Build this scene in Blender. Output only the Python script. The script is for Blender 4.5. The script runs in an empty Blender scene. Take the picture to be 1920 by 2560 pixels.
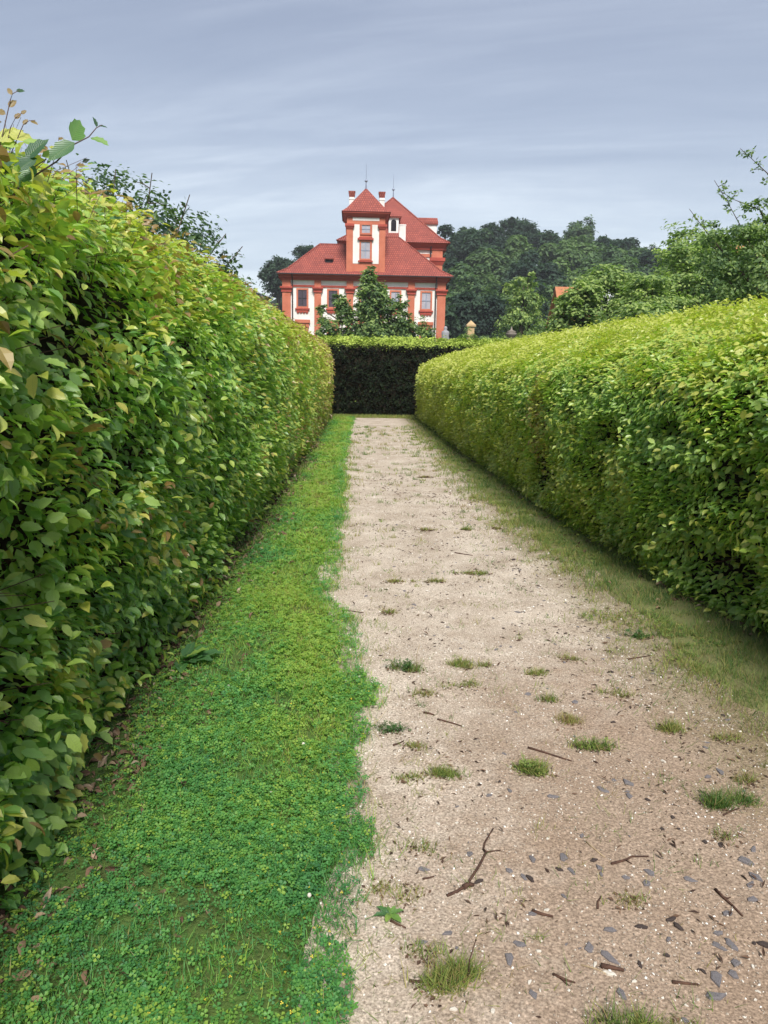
import bpy, math, random
import numpy as np
from mathutils import Matrix, Vector

random.seed(7)
RNG = np.random.default_rng(11)
scene = bpy.context.scene
COL = scene.collection

# ------------------------------------------------------------------ camera
cam_d = bpy.data.cameras.new('camera')
cam = bpy.data.objects.new('camera', cam_d)
COL.objects.link(cam)
cam_d.sensor_fit = 'VERTICAL'
cam_d.sensor_height = 36.0
cam_d.sensor_width = 36.0
cam_d.lens = 0.727 * 36.0
cam_d.clip_start = 0.05
cam_d.clip_end = 6000
YAW, PITCH, ROLL = map(math.radians, (2.549, 10.903, 1.0))
_f = np.array([math.sin(YAW)*math.cos(PITCH), math.cos(YAW)*math.cos(PITCH), -math.sin(PITCH)])
_rt = np.array([math.cos(YAW), -math.sin(YAW), 0.0])
_up = np.cross(_rt, _f)
_r = _rt*math.cos(ROLL) + _up*math.sin(ROLL)
_u = -_rt*math.sin(ROLL) + _up*math.cos(ROLL)
EYE = np.array([0.0, 0.0, 1.65])
cam.matrix_world = Matrix(((_r[0], _u[0], -_f[0], EYE[0]), (_r[1], _u[1], -_f[1], EYE[1]),
                           (_r[2], _u[2], -_f[2], EYE[2]), (0, 0, 0, 1)))
scene.camera = cam

# ------------------------------------------------------------------ light
SUN_EL, SUN_AZ = math.radians(49), math.radians(175)   # azimuth clockwise from +Y
scene.view_settings.view_transform = 'Standard'
scene.view_settings.look = 'None'
scene.view_settings.exposure = 1.95
scene.view_settings.gamma = 1.0
try:
    scene.view_settings.use_curve_mapping = False
except Exception:
    pass
SKY_STRENGTH = 0.069
world = bpy.data.worlds.new('World')
scene.world = world
world.use_nodes = True
wt = world.node_tree
for n in list(wt.nodes):
    wt.nodes.remove(n)


def nd(t, kind, **kw):
    n = t.nodes.new(kind)
    for k, v in kw.items():
        if k in n.inputs.keys() if isinstance(k, str) else False:
            n.inputs[k].default_value = v
        else:
            setattr(n, k, v)
    return n


def ramp(t, stops, interp='LINEAR'):
    n = t.nodes.new('ShaderNodeValToRGB')
    cr = n.color_ramp
    cr.interpolation = interp
    while len(cr.elements) > 1:
        cr.elements.remove(cr.elements[-1])
    cr.elements[0].position = stops[0][0]
    cr.elements[0].color = (*stops[0][1], 1)
    for p, c in stops[1:]:
        e = cr.elements.new(p)
        e.color = (*c, 1)
    return n


def math_n(t, op, a=None, b=None, clamp=False):
    n = t.nodes.new('ShaderNodeMath')
    n.operation = op
    n.use_clamp = clamp
    for i, v in enumerate((a, b)):
        if v is None:
            continue
        if isinstance(v, (int, float)):
            n.inputs[i].default_value = v
        else:
            t.links.new(v, n.inputs[i])
    return n.outputs[0]


def mixc(t, fac, a, b, blend='MIX'):
    n = t.nodes.new('ShaderNodeMix')
    n.data_type = 'RGBA'
    n.blend_type = blend
    n.clamp_factor = True
    for s, v in ((n.inputs[0], fac), (n.inputs[6], a), (n.inputs[7], b)):
        if isinstance(v, (int, float)):
            s.default_value = v
        elif isinstance(v, tuple):
            s.default_value = (*v, 1)
        else:
            t.links.new(v, s)
    return n.outputs[2]


def noise(t, vec, scale, detail=4, rough=0.55, dist=0.0):
    n = t.nodes.new('ShaderNodeTexNoise')
    n.inputs['Scale'].default_value = scale
    n.inputs['Detail'].default_value = detail
    n.inputs['Roughness'].default_value = rough
    n.inputs['Distortion'].default_value = dist
    if vec is not None:
        t.links.new(vec, n.inputs['Vector'])
    return n.outputs[0]


sky = wt.nodes.new('ShaderNodeTexSky')
sky.sky_type = 'NISHITA'
sky.sun_disc = False
sky.sun_elevation = SUN_EL
sky.sun_rotation = SUN_AZ
sky.air_density = 1.0
sky.dust_density = 1.5
tc = wt.nodes.new('ShaderNodeTexCoord')
sep = wt.nodes.new('ShaderNodeSeparateXYZ')
wt.links.new(tc.outputs['Generated'], sep.inputs[0])
elev = sep.outputs[2]
# thin grey-blue overcast, paler towards the horizon
base = ramp(wt, [(0.0, (3.7, 3.9, 4.0)), (0.07, (3.3, 3.6, 3.85)), (0.16, (2.55, 2.85, 3.2)),
                 (0.27, (1.75, 2.0, 2.45)), (0.40, (1.35, 1.55, 2.0)), (1.0, (1.6, 1.8, 2.15))])
wt.links.new(elev, base.inputs[0])
# long streaky cloud sheets on a plane overhead
dz = math_n(wt, 'ADD', math_n(wt, 'MAXIMUM', elev, 0.0), 0.12)
cx = math_n(wt, 'DIVIDE', sep.outputs[0], dz)
cy = math_n(wt, 'DIVIDE', sep.outputs[1], dz)
comb = wt.nodes.new('ShaderNodeCombineXYZ')
wt.links.new(math_n(wt, 'MULTIPLY', cx, 0.28), comb.inputs[0])
wt.links.new(math_n(wt, 'ADD', cy, math_n(wt, 'MULTIPLY', cx, 0.22)), comb.inputs[1])
c1 = noise(wt, comb.outputs[0], 1.5, 7, 0.58, 0.7)
c2 = noise(wt, comb.outputs[0], 4.5, 6, 0.6, 0.5)
cs = math_n(wt, 'ADD', math_n(wt, 'MULTIPLY', c1, 0.75), math_n(wt, 'MULTIPLY', c2, 0.25))
cl = ramp(wt, [(0.34, (0.80, 0.82, 0.86)), (0.50, (1.0, 1.0, 1.0)), (0.66, (1.38, 1.34, 1.26))])
wt.links.new(cs, cl.inputs[0])
cloudy = mixc(wt, 1.0, base.outputs[0], cl.outputs[0], 'MULTIPLY')
skymix = mixc(wt, 0.88, sky.outputs[0], cloudy)
bg = wt.nodes.new('ShaderNodeBackground')
bg.inputs['Strength'].default_value = SKY_STRENGTH
wt.links.new(skymix, bg.inputs['Color'])
wo = wt.nodes.new('ShaderNodeOutputWorld')
wt.links.new(bg.outputs[0], wo.inputs['Surface'])

sd = bpy.data.lights.new('sun', 'SUN')
sd.energy = 1.5
sd.angle = math.radians(16)
sd.color = (1.0, 0.96, 0.90)
sun = bpy.data.objects.new('sun', sd)
COL.objects.link(sun)
_sdir = Vector((math.sin(SUN_AZ)*math.cos(SUN_EL), math.cos(SUN_AZ)*math.cos(SUN_EL), math.sin(SUN_EL)))
sun.rotation_euler = _sdir.to_track_quat('Z', 'Y').to_euler()
sun.location = (0, -20, 30)


# ------------------------------------------------------------------ helpers
def tag(o, label=None, cat=None, group=None, kind=None):
    if label: o['label'] = label
    if cat: o['category'] = cat
    if group: o['group'] = group
    if kind: o['kind'] = kind
    return o


def empty(name, loc=(0, 0, 0), parent=None):
    o = bpy.data.objects.new(name, None)
    o.empty_display_size = 0.2
    o.location = loc
    COL.objects.link(o)
    if parent: o.parent = parent
    return o


def np_mesh(name, V, groups, mat, attrs=None, uv=None, smooth=False):
    """mesh from numpy: V (n,3); groups: list of (m,k) index arrays."""
    me = bpy.data.meshes.new(name)
    V = np.asarray(V, np.float32)
    groups = [np.asarray(g, np.int32) for g in groups if len(g)]
    nl = sum(g.size for g in groups)
    npoly = sum(len(g) for g in groups)
    me.vertices.add(len(V))
    me.vertices.foreach_set('co', V.ravel())
    me.loops.add(nl)
    me.loops.foreach_set('vertex_index', np.concatenate([g.ravel() for g in groups]))
    me.polygons.add(npoly)
    sizes = np.concatenate([np.full(len(g), g.shape[1], np.int32) for g in groups])
    starts = np.concatenate([[0], np.cumsum(sizes)[:-1]]).astype(np.int32)
    me.polygons.foreach_set('loop_start', starts)
    try:
        me.polygons.foreach_set('loop_total', sizes)
    except Exception:
        pass
    me.polygons.foreach_set('use_smooth', np.full(npoly, bool(smooth)))
    if attrs:
        for k, v in attrs.items():
            a = me.attributes.new(k, 'FLOAT', 'POINT')
            a.data.foreach_set('value', np.asarray(v, np.float32).ravel())
    if uv is not None:
        l = me.uv_layers.new(name='UVMap')
        l.data.foreach_set('uv', np.asarray(uv, np.float32).ravel())
    me.materials.append(mat)
    me.update(calc_edges=True)
    return me


def add(name, me, parent=None, loc=None):
    o = bpy.data.objects.new(name, me)
    COL.objects.link(o)
    if parent: o.parent = parent
    if loc is not None: o.location = loc
    return o


class MB:
    """collects boxes / prisms / tubes and links them as one mesh object"""
    def __init__(s):
        s.v, s.f = [], []

    def box(s, x0, x1, y0, y1, z0, z1):
        b = len(s.v)
        s.v += [(x0, y0, z0), (x1, y0, z0), (x1, y1, z0), (x0, y1, z0), (x0, y0, z1), (x1, y0, z1), (x1, y1, z1), (x0, y1, z1)]
        for q in ((0, 3, 2, 1), (4, 5, 6, 7), (0, 1, 5, 4), (1, 2, 6, 5), (2, 3, 7, 6), (3, 0, 4, 7)):
            s.f.append(tuple(b+i for i in q))
        return s

    def frustum(s, a, za, b, zb):
        """a,b = (x0,x1,y0,y1) rectangles at za, zb"""
        k = len(s.v)
        for (x0, x1, y0, y1), z in ((a, za), (b, zb)):
            s.v += [(x0, y0, z), (x1, y0, z), (x1, y1, z), (x0, y1, z)]
        for q in ((0, 3, 2, 1), (4, 5, 6, 7), (0, 1, 5, 4), (1, 2, 6, 5), (2, 3, 7, 6), (3, 0, 4, 7)):
            s.f.append(tuple(k+i for i in q))
        return s

    def poly(s, pts, faces):
        b = len(s.v)
        s.v += [tuple(p) for p in pts]
        s.f += [tuple(b+i for i in q) for q in faces]
        return s

    def lathe(s, prof, cx, cy, n=10):
        """prof = [(r,z)...] bottom to top"""
        b = len(s.v)
        for r, z in prof:
            for i in range(n):
                a = 2*math.pi*i/n
                s.v.append((cx+r*math.cos(a), cy+r*math.sin(a), z))
        for j in range(len(prof)-1):
            for i in range(n):
                s.f.append((b+j*n+i, b+j*n+(i+1) % n, b+(j+1)*n+(i+1) % n, b+(j+1)*n+i))
        s.f.append(tuple(b+i for i in range(n))[::-1])
        s.f.append(tuple(b+(len(prof)-1)*n+i for i in range(n)))
        return s

    def tube(s, pts, radii, n=6):
        pts = [Vector(p) for p in pts]
        b = len(s.v)
        for i, p in enumerate(pts):
            d = (pts[min(i+1, len(pts)-1)] - pts[max(i-1, 0)])
            d = d.normalized() if d.length > 1e-9 else Vector((0, 0, 1))
            h = Vector((0, 0, 1)) if abs(d.z) < .9 else Vector((1, 0, 0))
            a = d.cross(h).normalized()
            c = d.cross(a).normalized()
            for k in range(n):
                t = 2*math.pi*k/n
                s.v.append(tuple(p + (a*math.cos(t)+c*math.sin(t))*radii[i]))
        for i in range(len(pts)-1):
            for k in range(n):
                s.f.append((b+i*n+k, b+i*n+(k+1) % n, b+(i+1)*n+(k+1) % n, b+(i+1)*n+k))
        s.f.append(tuple(b+k for k in range(n))[::-1])
        s.f.append(tuple(b+(len(pts)-1)*n+k for k in range(n)))
        return s

    def build(s, name, mat, parent=None, smooth=False):
        me = bpy.data.meshes.new(name)
        me.from_pydata(s.v, [], s.f)
        if smooth:
            me.polygons.foreach_set('use_smooth', [True]*len(me.polygons))
        me.materials.append(mat)
        me.update()
        return add(name, me, parent)


def _hash(ix, iy, iz, seed):
    h = (ix.astype(np.uint32)*np.uint32(374761393) + iy.astype(np.uint32)*np.uint32(668265263)
         + iz.astype(np.uint32)*np.uint32(2147483647) + np.uint32(seed*144269 % 4294967295))
    h = (h ^ (h >> np.uint32(13)))*np.uint32(1274126177)
    h = h ^ (h >> np.uint32(16))
    return (h & np.uint32(0xffffff)).astype(np.float64)/float(0xffffff)


def vn(P, s, seed=0):
    """smooth value noise in 0..1 at points P (n,3), feature size s"""
    P = np.asarray(P, float)/s
    i = np.floor(P).astype(np.int64)
    f = P - i
    f = f*f*(3-2*f)
    out = 0
    for dx in (0, 1):
        for dy in (0, 1):
            for dz_ in (0, 1):
                w = (f[:, 0] if dx else 1-f[:, 0])*(f[:, 1] if dy else 1-f[:, 1])*(f[:, 2] if dz_ else 1-f[:, 2])
                out = out + w*_hash(i[:, 0]+dx, i[:, 1]+dy, i[:, 2]+dz_, seed)
    return out


def fbm(P, s, seed=0, o=3):
    t, a, w = 0, 1.0, 0
    for k in range(o):
        t = t + a*vn(P, s/2**k, seed+k*17)
        w += a
        a *= .5
    return t/w


def norm(a):
    return a/np.maximum(np.linalg.norm(a, axis=-1, keepdims=True), 1e-9)


def scatter(tv, tg, pos, X, Y, Z, sc):
    """copies of template tv (k,3) with faces tg at pos with axes X,Y,Z and scale sc"""
    tv = np.asarray(tv, float)
    sc = np.asarray(sc, float)
    if sc.ndim == 1: sc = np.repeat(sc[:, None], 3, 1)
    V = (pos[:, None, :] + (tv[None, :, 0, None]*sc[:, None, 0, None])*X[:, None, :]
         + (tv[None, :, 1, None]*sc[:, None, 1, None])*Y[:, None, :]
         + (tv[None, :, 2, None]*sc[:, None, 2, None])*Z[:, None, :])
    n, k = len(pos), len(tv)
    off = (np.arange(n)*k)[:, None, None]
    G = [(np.asarray(g)[None]+off).reshape(-1, np.asarray(g).shape[1]) for g in tg]
    return V.reshape(-1, 3), G, k


def frames(N, T):
    """orthonormal frames with Z=N, X along T"""
    Z = norm(N)
    X = norm(T - Z*np.sum(T*Z, 1, keepdims=True))
    return X, np.cross(Z, X), Z


def in_view(P, margin=1.05):
    d = P - EYE
    w = d @ _f
    x = (d @ _r)/np.maximum(w, 1e-6)*0.727/0.75*2
    y = (d @ _u)/np.maximum(w, 1e-6)*0.727*2
    return (w > .1) & (np.abs(x) < margin) & (np.abs(y) < margin)


# ------------------------------------------------------------------ materials
def new_mat(name):
    m = bpy.data.materials.new(name)
    m.use_nodes = True
    t = m.node_tree
    for n in list(t.nodes):
        t.nodes.remove(n)
    out = t.nodes.new('ShaderNodeOutputMaterial')
    b = t.nodes.new('ShaderNodeBsdfPrincipled')
    t.links.new(b.outputs[0], out.inputs[0])
    return m, t, b, out


def leaf_mat(name, stops, trans=0.35, rough=0.42, spec=0.5, tgain=(1.3, 1.6, 0.65), veins=False):
    m, t, b, out = new_mat(name)
    at = t.nodes.new('ShaderNodeAttribute')
    at.attribute_name = 'tint'
    r = ramp(t, stops)
    t.links.new(at.outputs['Fac'], r.inputs[0])
    tcn = t.nodes.new('ShaderNodeTexCoord')
    nz = noise(t, tcn.outputs['Object'], 35.0, 2)
    col = mixc(t, 0.35, r.outputs[0], mixc(t, nz, (0.45, 0.45, 0.45), (1.6, 1.55, 1.5)), 'MULTIPLY')
    # hue wobble keeps overall level
    if veins:
        uvn = t.nodes.new('ShaderNodeSeparateXYZ')
        t.links.new(tcn.outputs['UV'], uvn.inputs[0])
        av = math_n(t, 'ABSOLUTE', math_n(t, 'SUBTRACT', uvn.outputs[1], 0.5))
        ph = math_n(t, 'SUBTRACT', uvn.outputs[0], math_n(t, 'MULTIPLY', av, 0.9))
        wv = math_n(t, 'SINE', math_n(t, 'MULTIPLY', ph, 62.0))
        wv = math_n(t, 'POWER', math_n(t, 'ADD', math_n(t, 'MULTIPLY', wv, 0.5), 0.5), 4.0)
        mid = math_n(t, 'LESS_THAN', av, 0.018)
        vein = math_n(t, 'MAXIMUM', math_n(t, 'MULTIPLY', wv, 0.5), mid)
        col = mixc(t, math_n(t, 'MULTIPLY', vein, 0.35), col, (0.22, 0.30, 0.09))
        bp = t.nodes.new('ShaderNodeBump')
        bp.inputs['Strength'].default_value = 0.5
        bp.inputs['Distance'].default_value = 0.002
        t.links.new(wv, bp.inputs['Height'])
        t.links.new(bp.outputs[0], b.inputs['Normal'])
    t.links.new(col, b.inputs['Base Color'])
    b.inputs['Roughness'].default_value = rough
    b.inputs['Specular IOR Level'].default_value = spec
    tr = t.nodes.new('ShaderNodeBsdfTranslucent')
    tcol = mixc(t, 1.0, col, tgain, 'MULTIPLY')
    t.links.new(tcol, tr.inputs['Color'])
    ms = t.nodes.new('ShaderNodeMixShader')
    ms.inputs[0].default_value = trans
    t.links.new(b.outputs[0], ms.inputs[1])
    t.links.new(tr.outputs[0], ms.inputs[2])
    t.links.new(ms.outputs[0], out.inputs[0])
    return m


def plain(name, c, rough=0.8, c2=None, scale=3.0, bump=0.0, bscale=40.0, spec=0.3, metal=0.0):
    m, t, b, out = new_mat(name)
    tcn = t.nodes.new('ShaderNodeTexCoord')
    if c2 is None: c2 = tuple(x*0.78 for x in c)
    f = ramp(t, [(0.3, (0, 0, 0)), (0.7, (1, 1, 1))])
    t.links.new(noise(t, tcn.outputs['Object'], scale, 6, 0.62), f.inputs[0])
    t.links.new(mixc(t, f.outputs[0], c2, c), b.inputs['Base Color'])
    b.inputs['Roughness'].default_value = rough
    b.inputs['Specular IOR Level'].default_value = spec
    b.inputs['Metallic'].default_value = metal
    if bump:
        bp = t.nodes.new('ShaderNodeBump')
        bp.inputs['Strength'].default_value = bump
        bp.inputs['Distance'].default_value = 0.02
        t.links.new(noise(t, tcn.outputs['Object'], bscale, 5, 0.6), bp.inputs['Height'])
        t.links.new(bp.outputs[0], b.inputs['Normal'])
    return m


def tint_mat(name, stops, rough=0.8, spec=0.3):
    m, t, b, out = new_mat(name)
    at = t.nodes.new('ShaderNodeAttribute')
    at.attribute_name = 'tint'
    r = ramp(t, stops)
    t.links.new(at.outputs['Fac'], r.inputs[0])
    t.links.new(r.outputs[0], b.inputs['Base Color'])
    b.inputs['Roughness'].default_value = rough
    b.inputs['Specular IOR Level'].default_value = spec
    return m


# tint 0 .. 1 : mature dark green, mid green, fresh yellow green, yellow, bronze
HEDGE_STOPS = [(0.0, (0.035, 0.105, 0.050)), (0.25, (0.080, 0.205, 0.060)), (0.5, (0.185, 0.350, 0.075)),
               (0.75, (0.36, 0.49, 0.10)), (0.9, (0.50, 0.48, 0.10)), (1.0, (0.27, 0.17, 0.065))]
M_LEAF = leaf_mat('hornbeam_leaf', HEDGE_STOPS, trans=0.40, rough=0.42, spec=0.8)
M_LEAF_V = leaf_mat('hornbeam_leaf_veined', HEDGE_STOPS, trans=0.36, rough=0.40, spec=0.8, veins=True)
M_SHADED_LEAF = leaf_mat('shaded_hedge_leaf', [(0.0, (0.006, 0.010, 0.006)), (0.4, (0.012, 0.020, 0.009)), (0.6, (0.03, 0.045, 0.014)),  # near-black stops paint the far hedge's shaded face; pale stops are fresh shoots
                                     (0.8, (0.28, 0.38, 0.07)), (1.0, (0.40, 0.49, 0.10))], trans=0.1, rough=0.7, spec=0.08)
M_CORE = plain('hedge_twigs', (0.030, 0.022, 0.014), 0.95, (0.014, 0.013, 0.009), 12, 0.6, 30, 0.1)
M_BARK = plain('bark', (0.10, 0.075, 0.055), 0.95, (0.05, 0.04, 0.03), 8, 0.8, 25, 0.15)
M_TWIG = plain('dry_twig', (0.115, 0.062, 0.042), 0.85, (0.045, 0.026, 0.022), 40, 0.4, 120, 0.2)
M_TWIG_PALE = plain('straw', (0.42, 0.33, 0.20), 0.8, (0.28, 0.20, 0.12), 40)
M_STEM = plain('hedge_shoot', (0.13, 0.09, 0.085), 0.6, (0.09, 0.05, 0.06), 60)
GRASS_STOPS = [(0.0, (0.050, 0.165, 0.070)), (0.35, (0.100, 0.285, 0.075)), (0.65, (0.240, 0.390, 0.065)),
               (0.85, (0.38, 0.44, 0.08)), (1.0, (0.38, 0.29, 0.14))]
M_GRASS = leaf_mat('grass_blade', GRASS_STOPS, trans=0.4, rough=0.5, spec=0.35)
TREE_STOPS = [(0.0, (0.028, 0.060, 0.038)), (0.3, (0.072, 0.130, 0.055)), (0.6, (0.165, 0.250, 0.085)),
              (0.85, (0.28, 0.37, 0.12)), (1.0, (0.36, 0.44, 0.14))]
M_TUFT = leaf_mat('dry_grass_blade', [(0.0, (0.045, 0.110, 0.032)), (0.35, (0.085, 0.160, 0.040)), (0.65, (0.20, 0.26, 0.062)),
                                       (0.85, (0.30, 0.285, 0.09)), (1.0, (0.27, 0.19, 0.10))], trans=0.3, rough=0.6, spec=0.25)
M_TREE = leaf_mat('tree_leaf', TREE_STOPS, trans=0.38, rough=0.55, spec=0.3)
M_WOOD = leaf_mat('wood_leaf', [(0.0, (0.024, 0.048, 0.036)), (0.35, (0.050, 0.092, 0.052)), (0.7, (0.095, 0.160, 0.070)),
                                (1.0, (0.16, 0.24, 0.085))], trans=0.35, rough=0.6, spec=0.2)
M_LITTER = tint_mat('leaf_litter', [(0.0, (0.045, 0.025, 0.018)), (0.4, (0.16, 0.095, 0.060)), (0.75, (0.32, 0.23, 0.15)),
                                    (1.0, (0.40, 0.32, 0.24))], 0.85)
M_GRAVEL = tint_mat('gravel_grain', [(0.0, (0.10, 0.085, 0.075)), (0.3, (0.26, 0.21, 0.165)), (0.65, (0.44, 0.38, 0.31)),
                                     (0.85, (0.60, 0.56, 0.50)), (1.0, (0.80, 0.78, 0.74))], 0.85)
M_SLATE = plain('slate_stone', (0.265, 0.25, 0.265), 0.8, (0.16, 0.14, 0.14), 22, 0.6, 60, 0.3)
M_SLATE_D = plain('dark_stone', (0.075, 0.056, 0.05), 0.8, (0.04, 0.03, 0.028), 30, 0.4, 60, 0.3)
M_PALE = plain('pale_stone', (0.66, 0.62, 0.55), 0.8, (0.5, 0.45, 0.38), 40, 0.3, 90)
M_PLASTER = plain('white_plaster', (0.80, 0.775, 0.745), 0.9, (0.62, 0.58, 0.54), 0.9, 0.25, 8)
M_RED = plain('orange_red_paint', (0.53, 0.175, 0.105), 0.85, (0.40, 0.115, 0.066), 0.9, 0.15, 8)
M_CORNICE = plain('deep_red_trim', (0.40, 0.078, 0.054), 0.85, (0.31, 0.058, 0.042), 0.9, 0.15, 8)  # deeper red than the pilasters, for cornices and other trim
M_PIPE = plain('dark_downpipe', (0.03, 0.025, 0.03), 0.5, None, 5)
M_IRON = plain('grey_metal', (0.30, 0.33, 0.42), 0.45, None, 5, metal=0.5)
M_OPEN = plain('dark_opening', (0.012, 0.008, 0.012), 0.8, None, 3)
M_SANDST = plain('sandstone', (0.50, 0.36, 0.19), 0.9, (0.38, 0.27, 0.15), 6, 0.4, 15)
M_URN = plain('grey_stone', (0.24, 0.20, 0.17), 0.9, (0.15, 0.13, 0.11), 6, 0.4, 15)
M_STATUE = plain('pale_statue', (0.30, 0.30, 0.32), 0.8, None, 6)
M_ORANGE = plain('orange_tiles', (0.46, 0.20, 0.10), 0.9, (0.36, 0.14, 0.07), 2, 0.5, 12)
M_HOUSE = plain('warm_render', (0.58, 0.42, 0.26), 0.9, (0.50, 0.36, 0.22), 1, 0.1, 6)
M_GREYROOF = plain('pale_roof', (0.66, 0.67, 0.70), 0.7, None, 2)


def glass_mat(name, c, rough=0.12):
    m, t, b, out = new_mat(name)
    tcn = t.nodes.new('ShaderNodeTexCoord')
    n = noise(t, tcn.outputs['Object'], 1.5, 3)
    t.links.new(mixc(t, n, tuple(x*0.6 for x in c), tuple(min(1, x*1.4) for x in c)), b.inputs['Base Color'])
    b.inputs['Roughness'].default_value = rough
    b.inputs['Specular IOR Level'].default_value = 0.6
    return m


M_GLASS_D = glass_mat('dark_pane', (0.05, 0.035, 0.05))
M_GLASS_L = glass_mat('curtained_pane', (0.34, 0.32, 0.36))


def roof_mat():
    m, t, b, out = new_mat('red_roof_tiles')
    tcn = t.nodes.new('ShaderNodeTexCoord')
    sp = t.nodes.new('ShaderNodeSeparateXYZ')
    t.links.new(tcn.outputs['Object'], sp.inputs[0])
    cb = t.nodes.new('ShaderNodeCombineXYZ')
    t.links.new(sp.outputs[0], cb.inputs[0])
    t.links.new(math_n(t, 'MULTIPLY', sp.outputs[2], 1.3), cb.inputs[1])
    br = t.nodes.new('ShaderNodeTexBrick')
    br.inputs['Scale'].default_value = 1.0
    br.inputs['Brick Width'].default_value = 0.24
    br.inputs['Row Height'].default_value = 0.34
    br.inputs['Mortar Size'].default_value = 0.03
    br.inputs['Color1'].default_value = (0.33, 0.092, 0.066, 1)
    br.inputs['Color2'].default_value = (0.25, 0.068, 0.052, 1)
    br.inputs['Mortar'].default_value = (0.14, 0.028, 0.025, 1)
    t.links.new(cb.outputs[0], br.inputs['Vector'])
    n = noise(t, tcn.outputs['Object'], 0.7, 6, 0.65)
    col = mixc(t, 0.8, br.outputs['Color'], mixc(t, n, (0.55, 0.55, 0.58), (1.45, 1.42, 1.38)), 'MULTIPLY')
    t.links.new(col, b.inputs['Base Color'])
    b.inputs['Roughness'].default_value = 0.8
    b.inputs['Specular IOR Level'].default_value = 0.3
    bp = t.nodes.new('ShaderNodeBump')
    bp.inputs['Strength'].default_value = 0.6
    bp.inputs['Distance'].default_value = 0.03
    t.links.new(br.outputs['Fac'], bp.inputs['Height'])
    bp.invert = True
    t.links.new(bp.outputs[0], b.inputs['Normal'])
    return m


M_ROOF = roof_mat()


def ground_mats():
    # sandy gravel path
    m, t, b, out = new_mat('sandy_gravel')
    tcn = t.nodes.new('ShaderNodeTexCoord')
    P = tcn.outputs['Object']
    sp = t.nodes.new('ShaderNodeSeparateXYZ')
    t.links.new(P, sp.inputs[0])
    n1r = ramp(t, [(0.34, (0, 0, 0)), (0.62, (1, 1, 1))])
    t.links.new(noise(t, P, 2.1, 8, 0.68), n1r.inputs[0])
    n1 = n1r.outputs[0]
    n2 = noise(t, P, 9.0, 6, 0.7)
    n3 = noise(t, P, 120.0, 3, 0.6)
    c = mixc(t, n1, (0.33, 0.265, 0.205), (0.50, 0.43, 0.355))
    # earthier and browner where the gravel has worn off, in the nearer right half
    wx = math_n(t, 'MULTIPLY', math_n(t, 'SUBTRACT', sp.outputs[0], -0.15), 0.75, True)
    wy = math_n(t, 'MULTIPLY', math_n(t, 'SUBTRACT', 5.0, sp.outputs[1]), 0.32, True)
    earth = math_n(t, 'MULTIPLY', math_n(t, 'MULTIPLY', wx, wy), 1.5)
    e2 = ramp(t, [(0.33, (0, 0, 0)), (0.62, (1, 1, 1))])
    t.links.new(math_n(t, 'ADD', math_n(t, 'MULTIPLY', n2, 0.55), math_n(t, 'MULTIPLY', earth, 0.42)), e2.inputs[0])
    c = mixc(t, math_n(t, 'MULTIPLY', e2.outputs[0], 0.75), c, (0.245, 0.168, 0.115))
    # soil creeping in along the right edge
    redge = math_n(t, 'MULTIPLY', math_n(t, 'SUBTRACT', math_n(t, 'ADD', sp.outputs[0], math_n(t, 'MULTIPLY', n2, 0.8)), 1.85), 2.2, True)
    c = mixc(t, math_n(t, 'MULTIPLY', redge, 0.75), c, (0.17, 0.14, 0.075))
    # grain
    gr = ramp(t, [(0.33, (0.50, 0.48, 0.46)), (0.50, (1.0, 1.0, 1.0)), (0.66, (1.45, 1.45, 1.45))])
    t.links.new(n3, gr.inputs[0])
    c = mixc(t, 0.8, c, gr.outputs[0], 'MULTIPLY')
    vo = t.nodes.new('ShaderNodeTexVoronoi')
    vo.inputs['Scale'].default_value = 70
    t.links.new(P, vo.inputs['Vector'])
    vg = t.nodes.new('ShaderNodeTexVoronoi')
    vg.inputs['Scale'].default_value = 140
    t.links.new(P, vg.inputs['Vector'])
    sg = t.nodes.new('ShaderNodeSeparateColor')
    t.links.new(vg.outputs['Color'], sg.inputs[0])
    grc = ramp(t, [(0.0, (0.45, 0.42, 0.40)), (0.12, (0.80, 0.78, 0.76)), (0.6, (1.0, 1.0, 1.0)), (0.86, (1.25, 1.25, 1.25)), (0.97, (1.9, 1.9, 1.95))])
    t.links.new(sg.outputs[0], grc.inputs[0])
    c = mixc(t, 0.38, c, grc.outputs[0], 'MULTIPLY')
    t.links.new(c, b.inputs['Base Color'])
    b.inputs['Roughness'].default_value = 0.9
    b.inputs['Specular IOR Level'].default_value = 0.2
    bp = t.nodes.new('ShaderNodeBump')
    bp.inputs['Strength'].default_value = 0.45
    bp.inputs['Distance'].default_value = 0.006
    h = math_n(t, 'ADD', math_n(t, 'ADD', n3, math_n(t, 'MULTIPLY', n2, 1.5)), math_n(t, 'MULTIPLY', vo.outputs['Distance'], -0.6))
    t.links.new(h, bp.inputs['Height'])
    t.links.new(bp.outputs[0], b.inputs['Normal'])
    return m


M_PATH = ground_mats()
M_VERGE_L = plain('turf_soil_green', (0.085, 0.150, 0.036), 0.95, (0.07, 0.085, 0.03), 6, 0.8, 60, 0.1)
M_VERGE_R = plain('turf_soil_dry', (0.17, 0.19, 0.07), 0.95, (0.14, 0.13, 0.06), 5, 0.8, 60, 0.1)
M_LAWN = plain('lawn', (0.065, 0.12, 0.03), 0.95, (0.045, 0.08, 0.025), 0.3, 0.5, 12, 0.1)
M_HILL = plain('hill_undergrowth', (0.022, 0.038, 0.020), 0.95, (0.012, 0.022, 0.014), 0.15, 0.5, 2, 0.1)

# ------------------------------------------------------------------ ground
g = MB().box(-1500, 1500, -300, 2500, -1.0, -0.035).build('ground', M_LAWN)
tag(g, kind='structure')


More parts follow.
